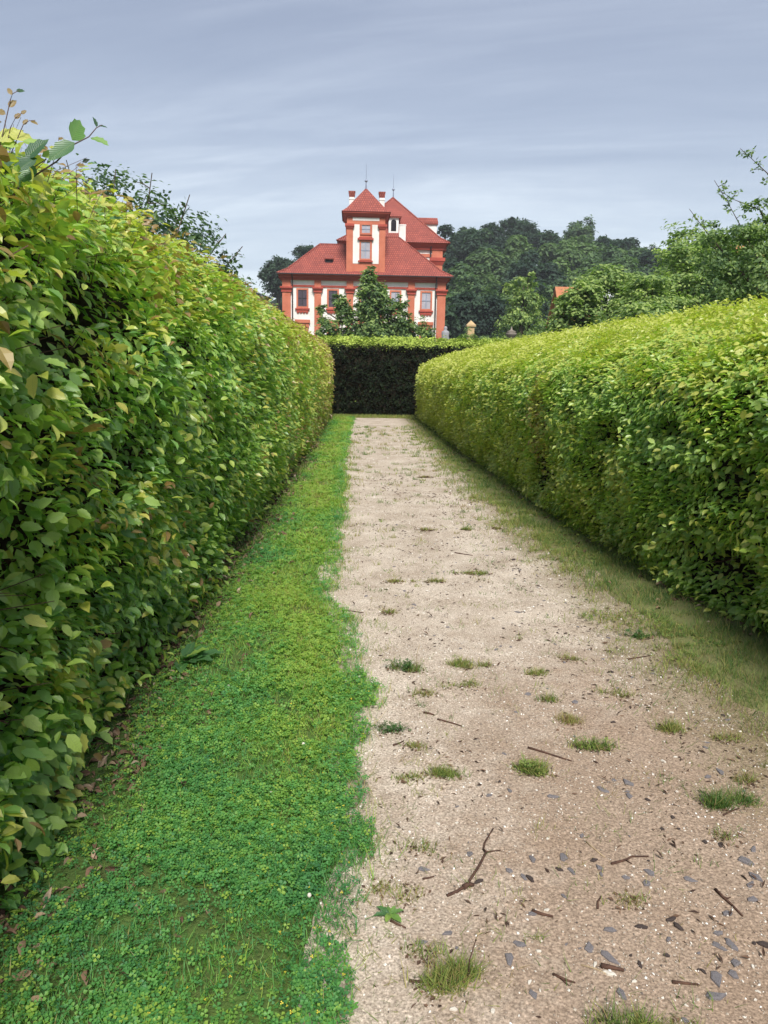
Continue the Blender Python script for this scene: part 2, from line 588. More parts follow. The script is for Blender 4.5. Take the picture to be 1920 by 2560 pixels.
def xl(y, P=None):
    """left edge of the gravel"""
    yy = [-2, 1.6, 2.07, 2.7, 3.4, 4.2, 5.2, 7.4, 13, 25]
    xx = [0.04, 0.03, 0.03, 0.08, 0.13, 0.10, -0.12, -0.09, -0.10, 0.10]
    return np.interp(y, yy, xx)


def xr(y):
    yy = [-2, 1.6, 3.2, 3.9, 4.75, 6.2, 8.2, 12, 23, 26]
    xx = [2.25, 2.1, 1.95, 1.78, 1.82, 1.72, 1.70, 1.55, 1.95, 2.0]
    return np.interp(y, yy, xx)


def grid_sheet(name, xf0, xf1, ys, nx, zf, mat):
    U = np.linspace(0, 1, nx)
    V = []
    for y in ys:
        x = xf0(y) + (xf1(y)-xf0(y))*U
        V.append(np.stack([x, np.full(nx, y), np.zeros(nx)], 1))
    V = np.concatenate(V)
    Uall = np.tile(U, len(ys))
    V[:, 2] = zf(V, Uall)
    i = np.arange(len(ys)-1)[:, None]*nx + np.arange(nx-1)[None]
    F = np.stack([i, i+1, i+1+nx, i+nx], -1).reshape(-1, 4)
    me = np_mesh(name, V, [F], mat, smooth=True)
    return add(name, me)


def path_z(x, y):
    x = np.atleast_1d(np.asarray(x, float)); y = np.atleast_1d(np.asarray(y, float))
    return (fbm(np.stack([x, y, 0*x], 1), 0.5, 3, 2)-.5)*0.022


ys = np.concatenate([np.arange(-2, 7, 0.05), np.arange(7, 25.9, 0.15)])
path = grid_sheet('path', lambda y: xl(y)-0.45, lambda y: xr(y)+0.5, ys, 70,
lambda V, U: path_z(V[:, 0], V[:, 1]), M_PATH)
tag(path, kind='structure')


def edge_noise(y, seed, amp, s=0.35):
    P = np.array([[0, y, 0]])
    return (fbm(P, s, seed, 3)[0]-.5)*2*amp


def edge_l(y):
    y = np.atleast_1d(np.asarray(y, float))
    P = np.stack([0*y, y, 0*y], 1)
    return xl(y) + (fbm(P, .30, 81, 3)-.5)*.16


vl = grid_sheet('grass_verge', lambda y: -2.4, lambda y: float(edge_l(y)[0])-0.06, ys, 40,
                lambda V, U: 0.018 + (fbm(V, .4, 9)-.5)*.02 - 0.04*np.clip((U-.93)/.07, 0, 1), M_VERGE_L)
tag(vl, kind='structure')
vr = grid_sheet('dry_verge', lambda y: float(xr(y))+0.12+edge_noise(y, 33, .16), lambda y: 5.0, ys, 50,
                lambda V, U: 0.018 + (fbm(V, .4, 19)-.5)*.02 - 0.04*np.clip((.05-U)/.05, 0, 1), M_VERGE_R)
tag(vr, kind='structure')

# ------------------------------------------------------------------ leaves: templates
# far leaf: a diamond folded along the midrib
LF_V = np.array([(0, 0, 0), (.42, .29, .07), (1, 0, -.08), (.42, -.29, .07)])
LF_G = [np.array([(0, 2, 1), (0, 3, 2)])]
# middle leaf: ovate, folded, drooping tip
LM_V = np.array([(0, 0, 0), (.33, 0, 0), (.68, 0, -.03), (1, 0, -.16),
                 (.16, .17, .05), (.45, .28, .10), (.76, .19, .04),
                 (.16, -.17, .05), (.45, -.28, .10), (.76, -.19, .04)])
LM_G = [np.array([(0, 1, 5, 4), (1, 2, 6, 5), (0, 7, 8, 1), (1, 8, 9, 2)]), np.array([(2, 3, 6), (2, 9, 3)])]


def hi_leaf(seed=0, ns=7):
    """ovate toothed hornbeam leaf with pleats between its side veins"""
    r = random.Random(seed)
    V, UV = [], []
    bend = r.uniform(.08, .24)
    fold = r.uniform(.10, .26)
    for i in range(ns+1):
        t = i/ns
        V.append((t, 0, -bend*t*t)); UV.append((t, .5))
    L = []
    for s in (1, -1):
        row = []
        for i in range(1, ns):
            t = i/ns
            w = .29*math.sin(math.pi*min(1, (t*.94+.06))**.78)**.8
            tooth = 1.0 if i % 2 else .88
            V.append((t+.05*(1 if i % 2 else -.2), s*w*tooth, -bend*t*t + fold*w + (.018 if i % 2 else -.018)))
            UV.append((t, .5+s*.5*w/.29*.9))
            row.append(len(V)-1)
        L.append(row)
    Q, T = [], []
    for s, row in zip((1, -1), L):
        def o(q): return q if s > 0 else q[::-1]
        T.append(o((0, 1, row[0])))
        for i in range(1, ns-1):
            Q.append(o((i, i+1, row[i], row[i-1])))
        T.append(o((ns-1, ns, row[-1])))
    return np.array(V), np.array(UV), np.array(Q), np.array(T)


LEAF_MESH = []
NT = 9
for k in range(NT*2):
    hv, huv, hq, ht = hi_leaf(k)
    uvl = np.concatenate([huv[hq].reshape(-1, 2), huv[ht].reshape(-1, 2)])
    LEAF_MESH.append(np_mesh('leaf', hv, [hq, ht], M_LEAF_V, {'tint': np.full(len(hv), (k % NT)/(NT-1))}, uvl, smooth=True))


def leaf_obj(parent, pos, X, Y, Z, s, tint, name='leaf'):
    k = int(round(min(1, max(0, tint))*(NT-1))) + NT*random.randint(0, 1)
    o = bpy.data.objects.new(name, LEAF_MESH[k])
    COL.objects.link(o)
    o.parent = parent
    o.matrix_local = Matrix(((X[0]*s, Y[0]*s, Z[0]*s, pos[0]), (X[1]*s, Y[1]*s, Z[1]*s, pos[1]),
                             (X[2]*s, Y[2]*s, Z[2]*s, pos[2]), (0, 0, 0, 1)))
    return o


# ------------------------------------------------------------------ hedges
def prof_sample(prof, n):
    p = np.array(prof, float)
    d = np.concatenate([[0], np.cumsum(np.linalg.norm(np.diff(p, axis=0), axis=1))])
    s = np.linspace(0, d[-1], n)
    q = np.stack([np.interp(s, d, p[:, 0]), np.interp(s, d, p[:, 1])], 1)
    k = np.array([.25, .5, .25])
    for _ in range(2):
        q[1:-1] = q[:-2]*.25+q[1:-1]*.5+q[2:]*.25
    return q, s


def build_hedge(name, prof, y0, y1, xshift, label, core_in, tint_fn, hole_fn, dens_fn, leaf_len, mat, hi_n, seed, axis='y',
                relief=.10, lift=None, depth=.21, layer=.20):
    """prof: (offset across, height) from the foot of the face over the top to the foot of the back."""
    rng = np.random.default_rng(seed)
    root = empty(name, (0, 0, 0))
    tag(root, label, 'hedge', None)
    NS = 160
    q, s = prof_sample(prof, NS)
    dq = np.gradient(q, axis=0)
    nrm = np.stack([-dq[:, 1], dq[:, 0]], 1)
    nrm = nrm/np.linalg.norm(nrm, axis=1, keepdims=True)
    cen = q.mean(0)
    if np.mean(np.sum((q-cen)*nrm, 1)) < 0: nrm = -nrm
    stot = s[-1]

    def surf(ss, yy):
        x = np.interp(ss, s, q[:, 0]); z = np.interp(ss, s, q[:, 1])
        nx = np.interp(ss, s, nrm[:, 0]); nz = np.interp(ss, s, nrm[:, 1])
        if axis == 'y':
            if lift is not None: z = z*(1+lift(yy)*np.clip((z-1.2)/1.0, 0, 1))
            P = np.stack([x + xshift(yy), yy, z], 1)
            N = norm(np.stack([nx, np.zeros_like(nx), nz], 1))
        else:
            P = np.stack([yy, x, z], 1)
            N = norm(np.stack([np.zeros_like(nx), nx, nz], 1))
        return P, N

    def bulge(P):
        return (fbm(P, .75, seed+1, 3)-.5)*2*relief

    # woody inside
    ny = int((y1-y0)/.18)+2
    yy = np.linspace(y0, y1, ny)
    S, Yg = np.meshgrid(np.linspace(0, stot, 60), yy, indexing='xy')
    P, N = surf(S.ravel(), Yg.ravel())
    hole = hole_fn(P)
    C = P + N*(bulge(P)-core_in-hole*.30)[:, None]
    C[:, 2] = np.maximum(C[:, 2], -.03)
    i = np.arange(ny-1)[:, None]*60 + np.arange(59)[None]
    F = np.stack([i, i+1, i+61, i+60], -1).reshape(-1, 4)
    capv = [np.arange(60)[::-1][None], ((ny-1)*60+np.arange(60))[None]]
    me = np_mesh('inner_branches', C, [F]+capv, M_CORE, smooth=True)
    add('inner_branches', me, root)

    # leaves
    area = stot*(y1-y0)
    M = int(area*5200)
    ss = rng.uniform(0, stot, M)
    yy = rng.uniform(y0, y1, M)
    P, N = surf(ss, yy)
    Ls = leaf_len(P)
    keep = rng.uniform(0, 1, M)*5200 < dens_fn(P, ss/stot)/(0.32*Ls*Ls*1.0)
    hole = hole_fn(P)
    keep &= rng.uniform(0, 1, M) > hole*.55
    ss, yy, P, N, Ls, hole = ss[keep], yy[keep], P[keep], N[keep], Ls[keep], hole[keep]
    n = len(P)
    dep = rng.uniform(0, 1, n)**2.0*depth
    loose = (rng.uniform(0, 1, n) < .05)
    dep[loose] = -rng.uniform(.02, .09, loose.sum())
    # sprays: leaves lie in layered shoots
    lay = (fbm(P, .15, seed+5, 2)-.5)*layer
    pos = P + N*(bulge(P) - dep - hole*rng.uniform(.1, .32, n) + lay)[:, None]
    upv = np.array([0, 0, 1.0])
    clump = norm(np.stack([fbm(P+9.1, .3, seed+6, 2)-.5, fbm(P+3.7, .3, seed+7, 2)-.5, fbm(P+5.3, .3, seed+8, 2)-.5], 1))
    Z = norm(N*.36 + upv*.80 + clump*.5 + rng.normal(0, .33, (n, 3)))
    T = N*.75 + rng.normal(0, .65, (n, 3)) - upv*.30
    X, Y, Z = frames(Z, T)
    L = Ls*rng.uniform(.62, 1.22, n)
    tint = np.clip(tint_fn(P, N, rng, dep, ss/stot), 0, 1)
    ok = pos[:, 2] > .02
    pos, X, Y, Z, L, tint, dep = pos[ok], X[ok], Y[ok], Z[ok], L[ok], tint[ok], dep[ok]
    dist = np.linalg.norm(pos-EYE, axis=1)
    # the leaves that show largest become parts
    part = np.zeros(len(pos), bool)
    if hi_n:
        facing = np.abs(np.sum(Z*norm(EYE-pos), 1))
        size = L/dist*(.35+.65*facing)*(dep < .035)*in_view(pos, .99)
        idx = np.argsort(-size)[:hi_n]
        part[idx] = True
        for j in idx:
            leaf_obj(root, pos[j], X[j], Y[j], Z[j], L[j]*1.08, tint[j])
    near = (dist < 6.5) & ~part
    far = ~near & ~part
    Vs, Qs, Ts, tt = [], [], [], []
    o = 0
    V, G, k = scatter(LM_V, LM_G, pos[near], X[near], Y[near], Z[near], L[near])
    Vs.append(V); Qs.append(G[0]); Ts.append(G[1]); tt.append(np.repeat(tint[near], k)); o = len(V)
    V, G, k = scatter(LF_V, LF_G, pos[far], X[far], Y[far], Z[far], L[far])
    Vs.append(V); Ts.append(G[0]+o); tt.append(np.repeat(tint[far], k))
    me = np_mesh('foliage', np.concatenate(Vs), Qs+[np.concatenate(Ts)], mat, {'tint': np.concatenate(tt)})
    fo = add('foliage', me, root)
    fo['kind'] = 'stuff'
    # clipped woody twigs showing between the leaves
    m = int((y1-y0)*(150 if hi_n else 30))
    yt = y0+(y1-y0)*rng.uniform(0, 1, m)**1.8
    Pt, Nt = surf(rng.uniform(.0, .62*stot, m), yt)
    sp = Pt+Nt*(bulge(Pt)-rng.uniform(.10, .22, m))[:, None]
    sp[:, 2] = np.maximum(sp[:, 2], .02)
    dt = norm(Nt*.7+np.array([0, 0, .35])+rng.normal(0, .45, (m, 3)))
    Xt, Yt, Zt = frames(dt, rng.normal(0, 1, (m, 3)))
    TW = np.array([(1, 0, 0), (-.5, .87, 0), (-.5, -.87, 0), (.6, 0, 1), (-.3, .52, 1), (-.3, -.52, 1)])
    rad = rng.uniform(.0014, .0034, m)
    ln = rng.uniform(.07, .22, m)
    V, G, k = scatter(TW, [np.array([(0, 1, 4, 3), (1, 2, 5, 4), (2, 0, 3, 5)]), np.array([(3, 4, 5)])], sp, Xt, Yt, Zt, np.stack([rad, rad, ln], 1))
    tw_ = add('clipped_twigs', np_mesh('clipped_twigs', V, G, M_TWIG), root)
    tw_['kind'] = 'stuff'
    print(name, 'leaves', len(pos))
    return root


def blob_holes(blobs):
    def f(P):
        h = np.zeros(len(P))
        for (c, r) in blobs:
            d = np.linalg.norm((P-np.array(c))/np.array(r), axis=1)
            h = np.maximum(h, np.clip(1.35-d, 0, 1))
        h = np.maximum(h, np.clip((vn(P, .42, 77)-.80)*5, 0, .8))
        return h
    return f


def shift_l(y):
    return np.interp(y, [0, 3, 5, 10, 20, 25.5], [0.0, 0.0, 0.0, .08, .22, .26])


def tint_left(P, N, rng, dep, u):
    z = P[:, 2]; y = P[:, 1]
    t = .43 + .26*fbm(P, .8, 41) + rng.normal(0, .10, len(P))
    t += np.clip((z-1.75)/.6, 0, 1)*.24                       # fresh shoots on the sheared top
    t += np.clip((y-7)/13, 0, 1)*.30                         # yellower and lighter towards the far end
    yel = (fbm(P, .35, 43, 2) > .60) & (rng.uniform(0, 1, len(P)) < .45)
    t[yel] += .32
    t = np.minimum(t, .88)
    bron = rng.uniform(0, 1, len(P)) < (.006+.03*((z > 1.9) & (y < 6)))
    t[bron] = rng.uniform(.86, .98, bron.sum())
    t -= np.clip(dep-.07, 0, 1)*.9                           # leaves deeper in the hedge get a darker tint
    t[(dep < 0)] += .16
    return t


L_PROF = [(-1.10, 0.0), (-1.02, .35), (-.97, .9), (-.95, 1.5), (-.985, 1.88), (-1.07, 2.14), (-1.24, 2.33), (-1.6, 2.46), (-2.3, 2.48),
          (-2.6, 2.3), (-2.7, 1.5), (-2.7, 0)]


def dens_left(P, u):
    d = np.full(len(P), 2.3)
    d[(P[:, 0]-shift_l(P[:, 1])) < -1.75] = 1.5
    d[P[:, 1] < .9] = 1.5
    return d


hedge_l = build_hedge('hedge', L_PROF, -.3, 25.4, shift_l,
                      'tall leafy hedge left of the grass strip, loose shoots sticking up into the sky', .24,
                      tint_left, blob_holes([((-.95, 2.08, 1.0), (.3, .30, .24)), ((-.95, 3.1, 1.9), (.3, .42, .14)),
                                             ((-1.0, 4.3, 1.75), (.3, .3, .12)), ((-1.0, 3.2, 1.25), (.3, .22, .10)),
                                             ((-1.0, 2.6, 1.75), (.3, .25, .10)), ((-1.05, 3.4, .35), (.3, .5, .12)), ((-1.05, 2.0, .6), (.3, .3, .12))]),
                      dens_left, lambda P: .060+.0016*np.maximum(P[:, 1]-3, 0), M_LEAF, 290, 101, relief=.12, lift=lambda y: np.interp(y, [0, 2.6, 3.6, 5.5, 8, 12, 20], [.022, .022, .022, .062, .05, .03, .02]))


def shift_r(y):
    return np.interp(y, [0, 4.6, 5.3, 8.5, 14.4, 25], [.42, .38, .24, .10, .0, .02])


def tint_right(P, N, rng, dep, u):
    z = P[:, 2]; y = P[:, 1]
    t = .50 + .24*fbm(P, .8, 51) + rng.normal(0, .09, len(P))
    t += np.clip((z-1.45)/.5, 0, 1)*.22 + .10*np.clip((1.2-z)/.8, 0, 1)  # lower face tinted lighter to offset its shade
    t += np.clip((y-6)/13, 0, 1)*.24
    yel = (fbm(P, .4, 53, 2) > .62) & (rng.uniform(0, 1, len(P)) < .4)
    t[yel] += .25
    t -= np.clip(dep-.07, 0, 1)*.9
    t[(dep < 0)] += .12
    t = np.minimum(t, .86)
    d = np.linalg.norm((P-np.array((2.2, 8.85, 1.0)))/np.array((.6, .32, .62)), axis=1)
    b = (d < 1) & (rng.uniform(0, 1, len(P)) < .55)
    t[b] = rng.uniform(.88, 1.0, b.sum())                    # a browned patch
    return t


R_PROF = [(2.25, 0.0), (2.17, .35), (2.12, .9), (2.10, 1.4), (2.20, 1.72), (2.55, 1.92), (3.2, 2.12), (4.2, 2.38), (4.8, 2.46), (5.2, 2.3),
          (5.35, 1.5), (5.35, 0)]


def dens_right(P, u):
    d = np.full(len(P), 2.7)
    d[:] = 3.1
    d[P[:, 0]-shift_r(P[:, 1]) > 5.0] = .8
    d[P[:, 1] < 2.5] = 1.2
    return d


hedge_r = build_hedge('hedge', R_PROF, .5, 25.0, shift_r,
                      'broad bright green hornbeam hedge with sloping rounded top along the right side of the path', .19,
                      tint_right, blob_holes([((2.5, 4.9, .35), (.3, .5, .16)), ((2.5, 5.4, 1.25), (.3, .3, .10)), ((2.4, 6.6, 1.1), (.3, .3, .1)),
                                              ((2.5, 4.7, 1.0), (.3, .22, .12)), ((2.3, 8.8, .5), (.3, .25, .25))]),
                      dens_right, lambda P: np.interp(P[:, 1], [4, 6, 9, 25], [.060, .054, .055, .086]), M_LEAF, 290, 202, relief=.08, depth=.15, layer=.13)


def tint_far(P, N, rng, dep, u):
    t = .15 + .35*fbm(P, .5, 61) + rng.normal(0, .08, len(P))  # face tinted near black, its shade put into the leaf colour
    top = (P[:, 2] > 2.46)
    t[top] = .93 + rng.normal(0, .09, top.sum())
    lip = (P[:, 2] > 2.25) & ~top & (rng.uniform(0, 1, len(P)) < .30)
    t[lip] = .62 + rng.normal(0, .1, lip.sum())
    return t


F_PROF = [(26.3, 0), (26.28, 1.2), (26.28, 2.2), (26.36, 2.42), (26.6, 2.52), (27.6, 2.68), (28.3, 2.78), (28.6, 2.6), (28.7, 0)]
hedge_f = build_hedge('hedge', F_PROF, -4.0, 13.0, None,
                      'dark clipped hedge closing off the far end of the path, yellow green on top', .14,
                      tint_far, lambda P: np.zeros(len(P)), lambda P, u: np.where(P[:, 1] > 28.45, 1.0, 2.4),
                      lambda P: np.full(len(P), .10), M_SHADED_LEAF, 0, 303, axis='x', relief=.07, depth=.26, layer=.2)

# long loose shoots on top of the near left hedge
rs = random.Random(5)


def shoot(pts, rad, leaves, parent):
    """leaves: (base, tip, size-ratio, tint, normal)"""
    st = MB().tube(pts, [rad*(1-.55*i/(len(pts)-1)) for i in range(len(pts))], 5).build('shoot', M_STEM, parent, True)
    for b, tip, tint, nv in leaves:
        b = np.array(b); tip = np.array(tip)
        d = tip-b
        Ln = np.linalg.norm(d)
        X, Y, Z = frames(np.array([nv], float), d[None])
        leaf_obj(st, b, X[0], Y[0], Z[0], Ln, tint)
    return st


YS = 2.5
shoot([(-1.0, 2.48, 2.20), (-.918, 2.5, 2.26), (-.866, 2.5, 2.309), (-.813, 2.49, 2.331), (-.792, 2.5, 2.36), (-.774, 2.5, 2.369)], .0028, [
    ((-.868, 2.5, 2.322), (-.822, 2.53, 2.405), .42, (.75, -.55, .2)),
    ((-.811, 2.5, 2.331), (-.752, 2.47, 2.331), .55, (.1, -.5, .85)),
    ((-.792, 2.5, 2.362), (-.800, 2.5, 2.392), .0, (.9, -.4, .1)),
    ((-.786, 2.5, 2.366), (-.760, 2.5, 2.374), .0, (.1, -.5, .8)),
    ((-.860, 2.5, 2.316), (-.928, 2.44, 2.268), .12, (.1, -.85, .5)),
    ((-.955, 2.48, 2.268), (-.912, 2.46, 2.305), .7, (.2, -.8, .5))], hedge_l)
shoot([(-1.06, 2.5, 2.15), (-1.0, 2.5, 2.235), (-.955, 2.5, 2.262)], .003, [
    ((-.995, 2.46, 2.255), (-.938, 2.45, 2.326), .0, (-.25, -.9, .3)),
    ((-.962, 2.46, 2.258), (-1.025, 2.42, 2.215), .0, (.1, -.8, .55)),
    ((-.985, 2.5, 2.245), (-1.02, 2.45, 2.185), .28, (.2, -.8, .5))], hedge_l)
shoot([(-1.14, 2.5, 2.15), (-1.08, 2.5, 2.32), (-1.045, 2.5, 2.432), (-1.038, 2.5, 2.448), (-1.015, 2.5, 2.46)], .002, [
    ((-1.052, 2.5, 2.41), (-1.034, 2.48, 2.432), .96, (.2, -.9, .2)),
    ((-1.062, 2.5, 2.39), (-1.085, 2.48, 2.405), .96, (.2, -.9, .2)),
    ((-1.040, 2.5, 2.445), (-1.052, 2.5, 2.468), .95, (.2, -.9, .2)),
    ((-1.026, 2.5, 2.455), (-1.004, 2.5, 2.470), .0, (.2, -.7, .4)),
    ((-1.085, 2.49, 2.31), (-1.04, 2.44, 2.37), .85, (.2, -.8, .4)),
    ((-1.10, 2.47, 2.23), (-1.055, 2.42, 2.285), .0, (-.1, -.9, .4)),
    ((-1.10, 2.45, 2.27), (-1.13, 2.40, 2.20), .1, (.1, -.9, .4))], hedge_l)
shoot([(-1.10, 2.52, 2.22), (-1.051, 2.5, 2.353), (-1.034, 2.5, 2.381), (-1.013, 2.5, 2.395)], .0018, [
    ((-1.036, 2.5, 2.378), (-1.020, 2.49, 2.398), .96, (.2, -.9, .2)),
    ((-1.016, 2.5, 2.392), (-1.003, 2.49, 2.405), .95, (.2, -.9, .2)),
    ((-1.06, 2.5, 2.335), (-1.002, 2.46, 2.362), .88, (.2, -.8, .5))], hedge_l)
shoot([(-1.07, 2.5, 2.25), (-1.012, 2.5, 2.362), (-.994, 2.5, 2.374), (-.975, 2.5, 2.376)], .0016, [
    ((-1.012, 2.5, 2.362), (-1.000, 2.49, 2.38), .95, (.2, -.9, .2)),
    ((-.99, 2.5, 2.374), (-.968, 2.49, 2.376), .95, (.2, -.7, .6)),
    ((-1.015, 2.5, 2.318), (-.952, 2.46, 2.335), .62, (.1, -.6, .75)),
    ((-1.03, 2.5, 2.30), (-1.055, 2.46, 2.33), .7, (.2, -.8, .5))], hedge_l)
shoot([(-.90, 2.6, 2.10), (-.861, 2.5, 2.228), (-.86, 2.5, 2.251), (-.842, 2.5, 2.262)], .0014, [
    ((-.858, 2.5, 2.25), (-.838, 2.49, 2.264), .96, (.2, -.8, .5)),
    ((-.863, 2.5, 2.215), (-.85, 2.49, 2.235), 1., (.2, -.8, .5))], hedge_l)
shoot([(-.95, 2.5, 2.20), (-.912, 2.5, 2.305), (-.907, 2.5, 2.332)], .0012, [
    ((-.909, 2.5, 2.322), (-.900, 2.49, 2.336), 1., (.2, -.8, .5)), ((-.915, 2.5, 2.295), (-.935, 2.49, 2.31), .9, (.2, -.8, .5))], hedge_l)
for k in range(120):
    y = 2.45+rs.uniform(0, 1)**1.5*9
    x = -1.05-rs.uniform(0, .25)+float(shift_l(y))
    z = 2.25+rs.uniform(-.06, .08)
    h = rs.uniform(.06, .20)
    dx, dy = rs.uniform(-.06, .14), rs.uniform(-.1, .1)
    pts = [(x-.05, y, z-.12), (x+dx*.3, y+dy*.3, z+h*.4), (x+dx, y+dy, z+h)]
    lv = []
    for j in range(rs.randint(3, 5)):
        f = .2+.8*j/4
        b = (x+dx*f, y+dy*f, z+h*f-.02)
        a = rs.uniform(0, 6.28)
        l = rs.uniform(.045, .072)*(1.15-.55*f)
        tp = (b[0]+l*math.cos(a), b[1]+l*math.sin(a)*.7, b[2]+l*rs.uniform(.1, .7))
        lv.append((b, tp, rs.choice([.3, .5, .62, .7, .8, .85, .96]), (rs.uniform(-.3, .3), -.5, .8)))
    shoot(pts, .0015, lv, hedge_l)
shoot([(3.60, 6.2, 2.05), (3.585, 6.2, 2.24), (3.58, 6.2, 2.33)], .003, [
    ((3.585, 6.2, 2.25), (3.55, 6.17, 2.335), .66, (.5, -.8, .2)), ((3.582, 6.2, 2.30), (3.64, 6.18, 2.345), .62, (-.3, -.7, .5)),
    ((3.59, 6.2, 2.2), (3.63, 6.18, 2.24), .7, (-.3, -.7, .5))], hedge_r)

# ------------------------------------------------------------------ palace
palace = empty('palace', (1.2, 82, 0))
tag(palace, 'red and white baroque palace with central turret and steep red roofs beyond the far hedge', 'palace')
PO = Vector((1.2, 82, 0))


def pal(mb, name, mat, parent=None, smooth=False):
    mb.v = [(x-PO.x, y-PO.y, z-PO.z) for x, y, z in mb.v]
    return mb.build(name, mat, parent or palace, smooth)


def window(x0, x1, z0, z1, y, light, fr=.17, apron=True, cols=2, rows=2, hood=False):
    """framed window set on a wall face at y; pane, glazing bars, frame"""
    f = MB()
    f.box(x0-fr, x0, y-.10, y+.05, z0-fr, z1+fr)
    f.box(x1, x1+fr, y-.10, y+.05, z0-fr, z1+fr)
    f.box(x0, x1, y-.098, y+.05, z1, z1+fr)
    f.box(x0, x1, y-.098, y+.05, z0-fr, z0)
    w = pal(f, 'window', M_RED)
    pal(MB().box(x0, x1, y-.012, y+.03, z0, z1), 'pane', M_GLASS_L if light else M_GLASS_D, w)
    b = MB()
    for i in range(1, cols):
        xc = x0+(x1-x0)*i/cols
        b.box(xc-.045, xc+.045, y-.045, y-.014, z0, z1)
    for j in range(1, rows):
        zc = z0+(z1-z0)*j/rows
        b.box(x0, x1, y-.05, y-.0145, zc-.04, zc+.04)
    pal(b, 'glazing_bar', M_PIPE if not light else M_IRON, w)
    if apron:
        a = MB().box(x0-fr-.13, x1+fr+.13, y-.20, y+.05, z0-fr-.16, z0-fr-.002)
        a.box(x0-fr, x1+fr, y-.12, y+.05, z0-fr-.42, z0-fr-.162)
        n = 4
        wd = (x1-x0+2*fr)/n
        for i in range(n):
            a.box(x0-fr+wd*i+.06, x0-fr+wd*(i+1)-.06, y-.10, y+.05, z0-fr-.54, z0-fr-.422)
        pal(a, 'sill', M_CORNICE, w)
    if hood:
        pal(MB().box(x0-fr-.2, x1+fr+.2, y-.26, y+.05, z1+fr+.02, z1+fr+.2).box(x0-fr-.08, x1+fr+.08, y-.16, y+.05, z1+fr+.2, z1+fr+.32), 'hood', M_CORNICE, w)
    return w


FY = 82.0
pal(MB().box(-7.45, 9.75, FY, 92.5, -.3, 11.0), 'wall', M_PLASTER)
# giant pilasters
for x0, x1 in ((-7.5, -6.62), (-4.12, -3.42), (-.72, -.02), (2.55, 3.25), (5.80, 6.50), (8.92, 9.80)):
    p = pal(MB().box(x0, x1, FY-.22, FY+.1, 0, 9.42).box(x0-.12, x1+.12, FY-.34, FY+.1, 0, 1.0), 'pilaster', M_RED)
    c = MB().box(x0-.10, x1+.10, FY-.32, FY+.1, 9.42, 9.56).frustum((x0-.06, x1+.06, FY-.28, FY+.1), 9.562, (x0-.2, x1+.2, FY-.44, FY+.1), 9.80)
    c.box(x0-.22, x1+.22, FY-.46, FY+.1, 9.802, 9.96)
    pal(c, 'capital', M_CORNICE, p)
    pal(MB().box(x0, x1, FY-.20, FY+.1, 9.962, 10.70), 'frieze_block', M_RED, p)
pal(MB().box(-7.5, 9.80, FY-.10, FY+.1, 9.97, 10.17), 'architrave', M_CORNICE)
co = MB().box(-7.6, 9.9, FY-.30, FY+.1, 10.66, 10.86).box(-7.72, 10.05, FY-.5, FY+.1, 10.862, 11.02)
co.frustum((-7.72, 10.05, FY-.5, FY+.1), 11.022, (-8.0, 10.4, FY-.85, FY+.1), 11.22)
co.box(9.75, 9.98, FY+.102, 92.4, 10.66, 10.86).box(9.75, 10.2, FY+.102, 92.4, 10.862, 11.2)
co.box(-7.7, -7.45, FY+.102, 92.4, 10.66, 10.86).box(-7.9, -7.45, FY+.102, 92.4, 10.862, 11.2)
pal(co, 'cornice', M_CORNICE)
for x0, x1, l in ((-5.85, -4.93, 0), (-2.62, -1.70, 0), (.80, 1.70, 0), (4.02, 4.92, 1), (7.28, 8.22, 1)):
    window(x0, x1, 7.98, 9.66, FY-.001, l)
    # ground-floor window with red lintel
    window(x0, x1, 3.6, 5.55, FY-.001, 0, apron=False)
    pal(MB().box(x0-.35, x1+.35, FY-.26, FY+.05, 6.28, 6.62).box(x0-.24, x1+.24, FY-.14, FY+.05, 5.80, 6.278), 'lintel', M_RED)
for x in (-6.42, 8.74):
    pal(MB().tube([(x, FY-.9, 11.2), (x, FY-.62, 10.9), (x, FY-.30, 10.55), (x, FY-.27, 9.5), (x, FY-.27, 0)], [.065]*5, 8), 'downpipe', M_PIPE)
pal(MB().box(-8.05, 10.45, FY-.98, FY-.86, 11.16, 11.26), 'gutter', M_PIPE)

# lower roof: hipped, the right half rising to a higher ridge; with a bell-cast foot
ro = MB()
A, B, Cc, D = (-8.0, 81.1, 11.25), (10.45, 81.1, 11.25), (10.45, 93.0, 11.25), (-8.0, 93.0, 11.25)
A2, B2, C2, D2 = (-6.9, 82.1, 11.85), (9.25, 82.2, 11.95), (9.25, 92.2, 11.95), (-6.9, 92.0, 11.85)
m0, m1 = (1.2, 81.1, 11.25), (1.2, 82.15, 11.9)
Lr, M1, M2, Pk = (-3.75, 87, 15.1), (1.2, 87, 15.1), (1.2, 88, 16.15), (5.1, 88, 16.15)
ro.poly([A, m0, m1, A2], [(0, 1, 2, 3)]).poly([m0, B, B2, m1], [(0, 1, 2, 3)]).poly([B, Cc, C2, B2], [(0, 1, 2, 3)]).poly([D, A, A2, D2], [(0, 1, 2, 3)])
ro.poly([A2, m1, M1, Lr], [(0, 1, 2, 3)]).poly([m1, B2, Pk, M2], [(0, 1, 2, 3)]).poly([B2, C2, Pk], [(0, 1, 2)]).poly([D2, A2, Lr], [(0, 1, 2)])
ro.poly([D2, Lr, M1, (1.2, 92.1, 11.9)], [(0, 1, 2, 3)]).poly([(1.2, 92.1, 11.9), M2, Pk, C2], [(0, 1, 2, 3)]).poly([D, D2, C2, Cc], [(0, 1, 2, 3)])
ro.poly([m1, M1, M2], [(0, 1, 2)]).poly([M1, (1.2, 92.1, 11.9), M2], [(0, 1, 2)])
lower_roof = pal(ro, 'roof', M_ROOF)
rt = MB()
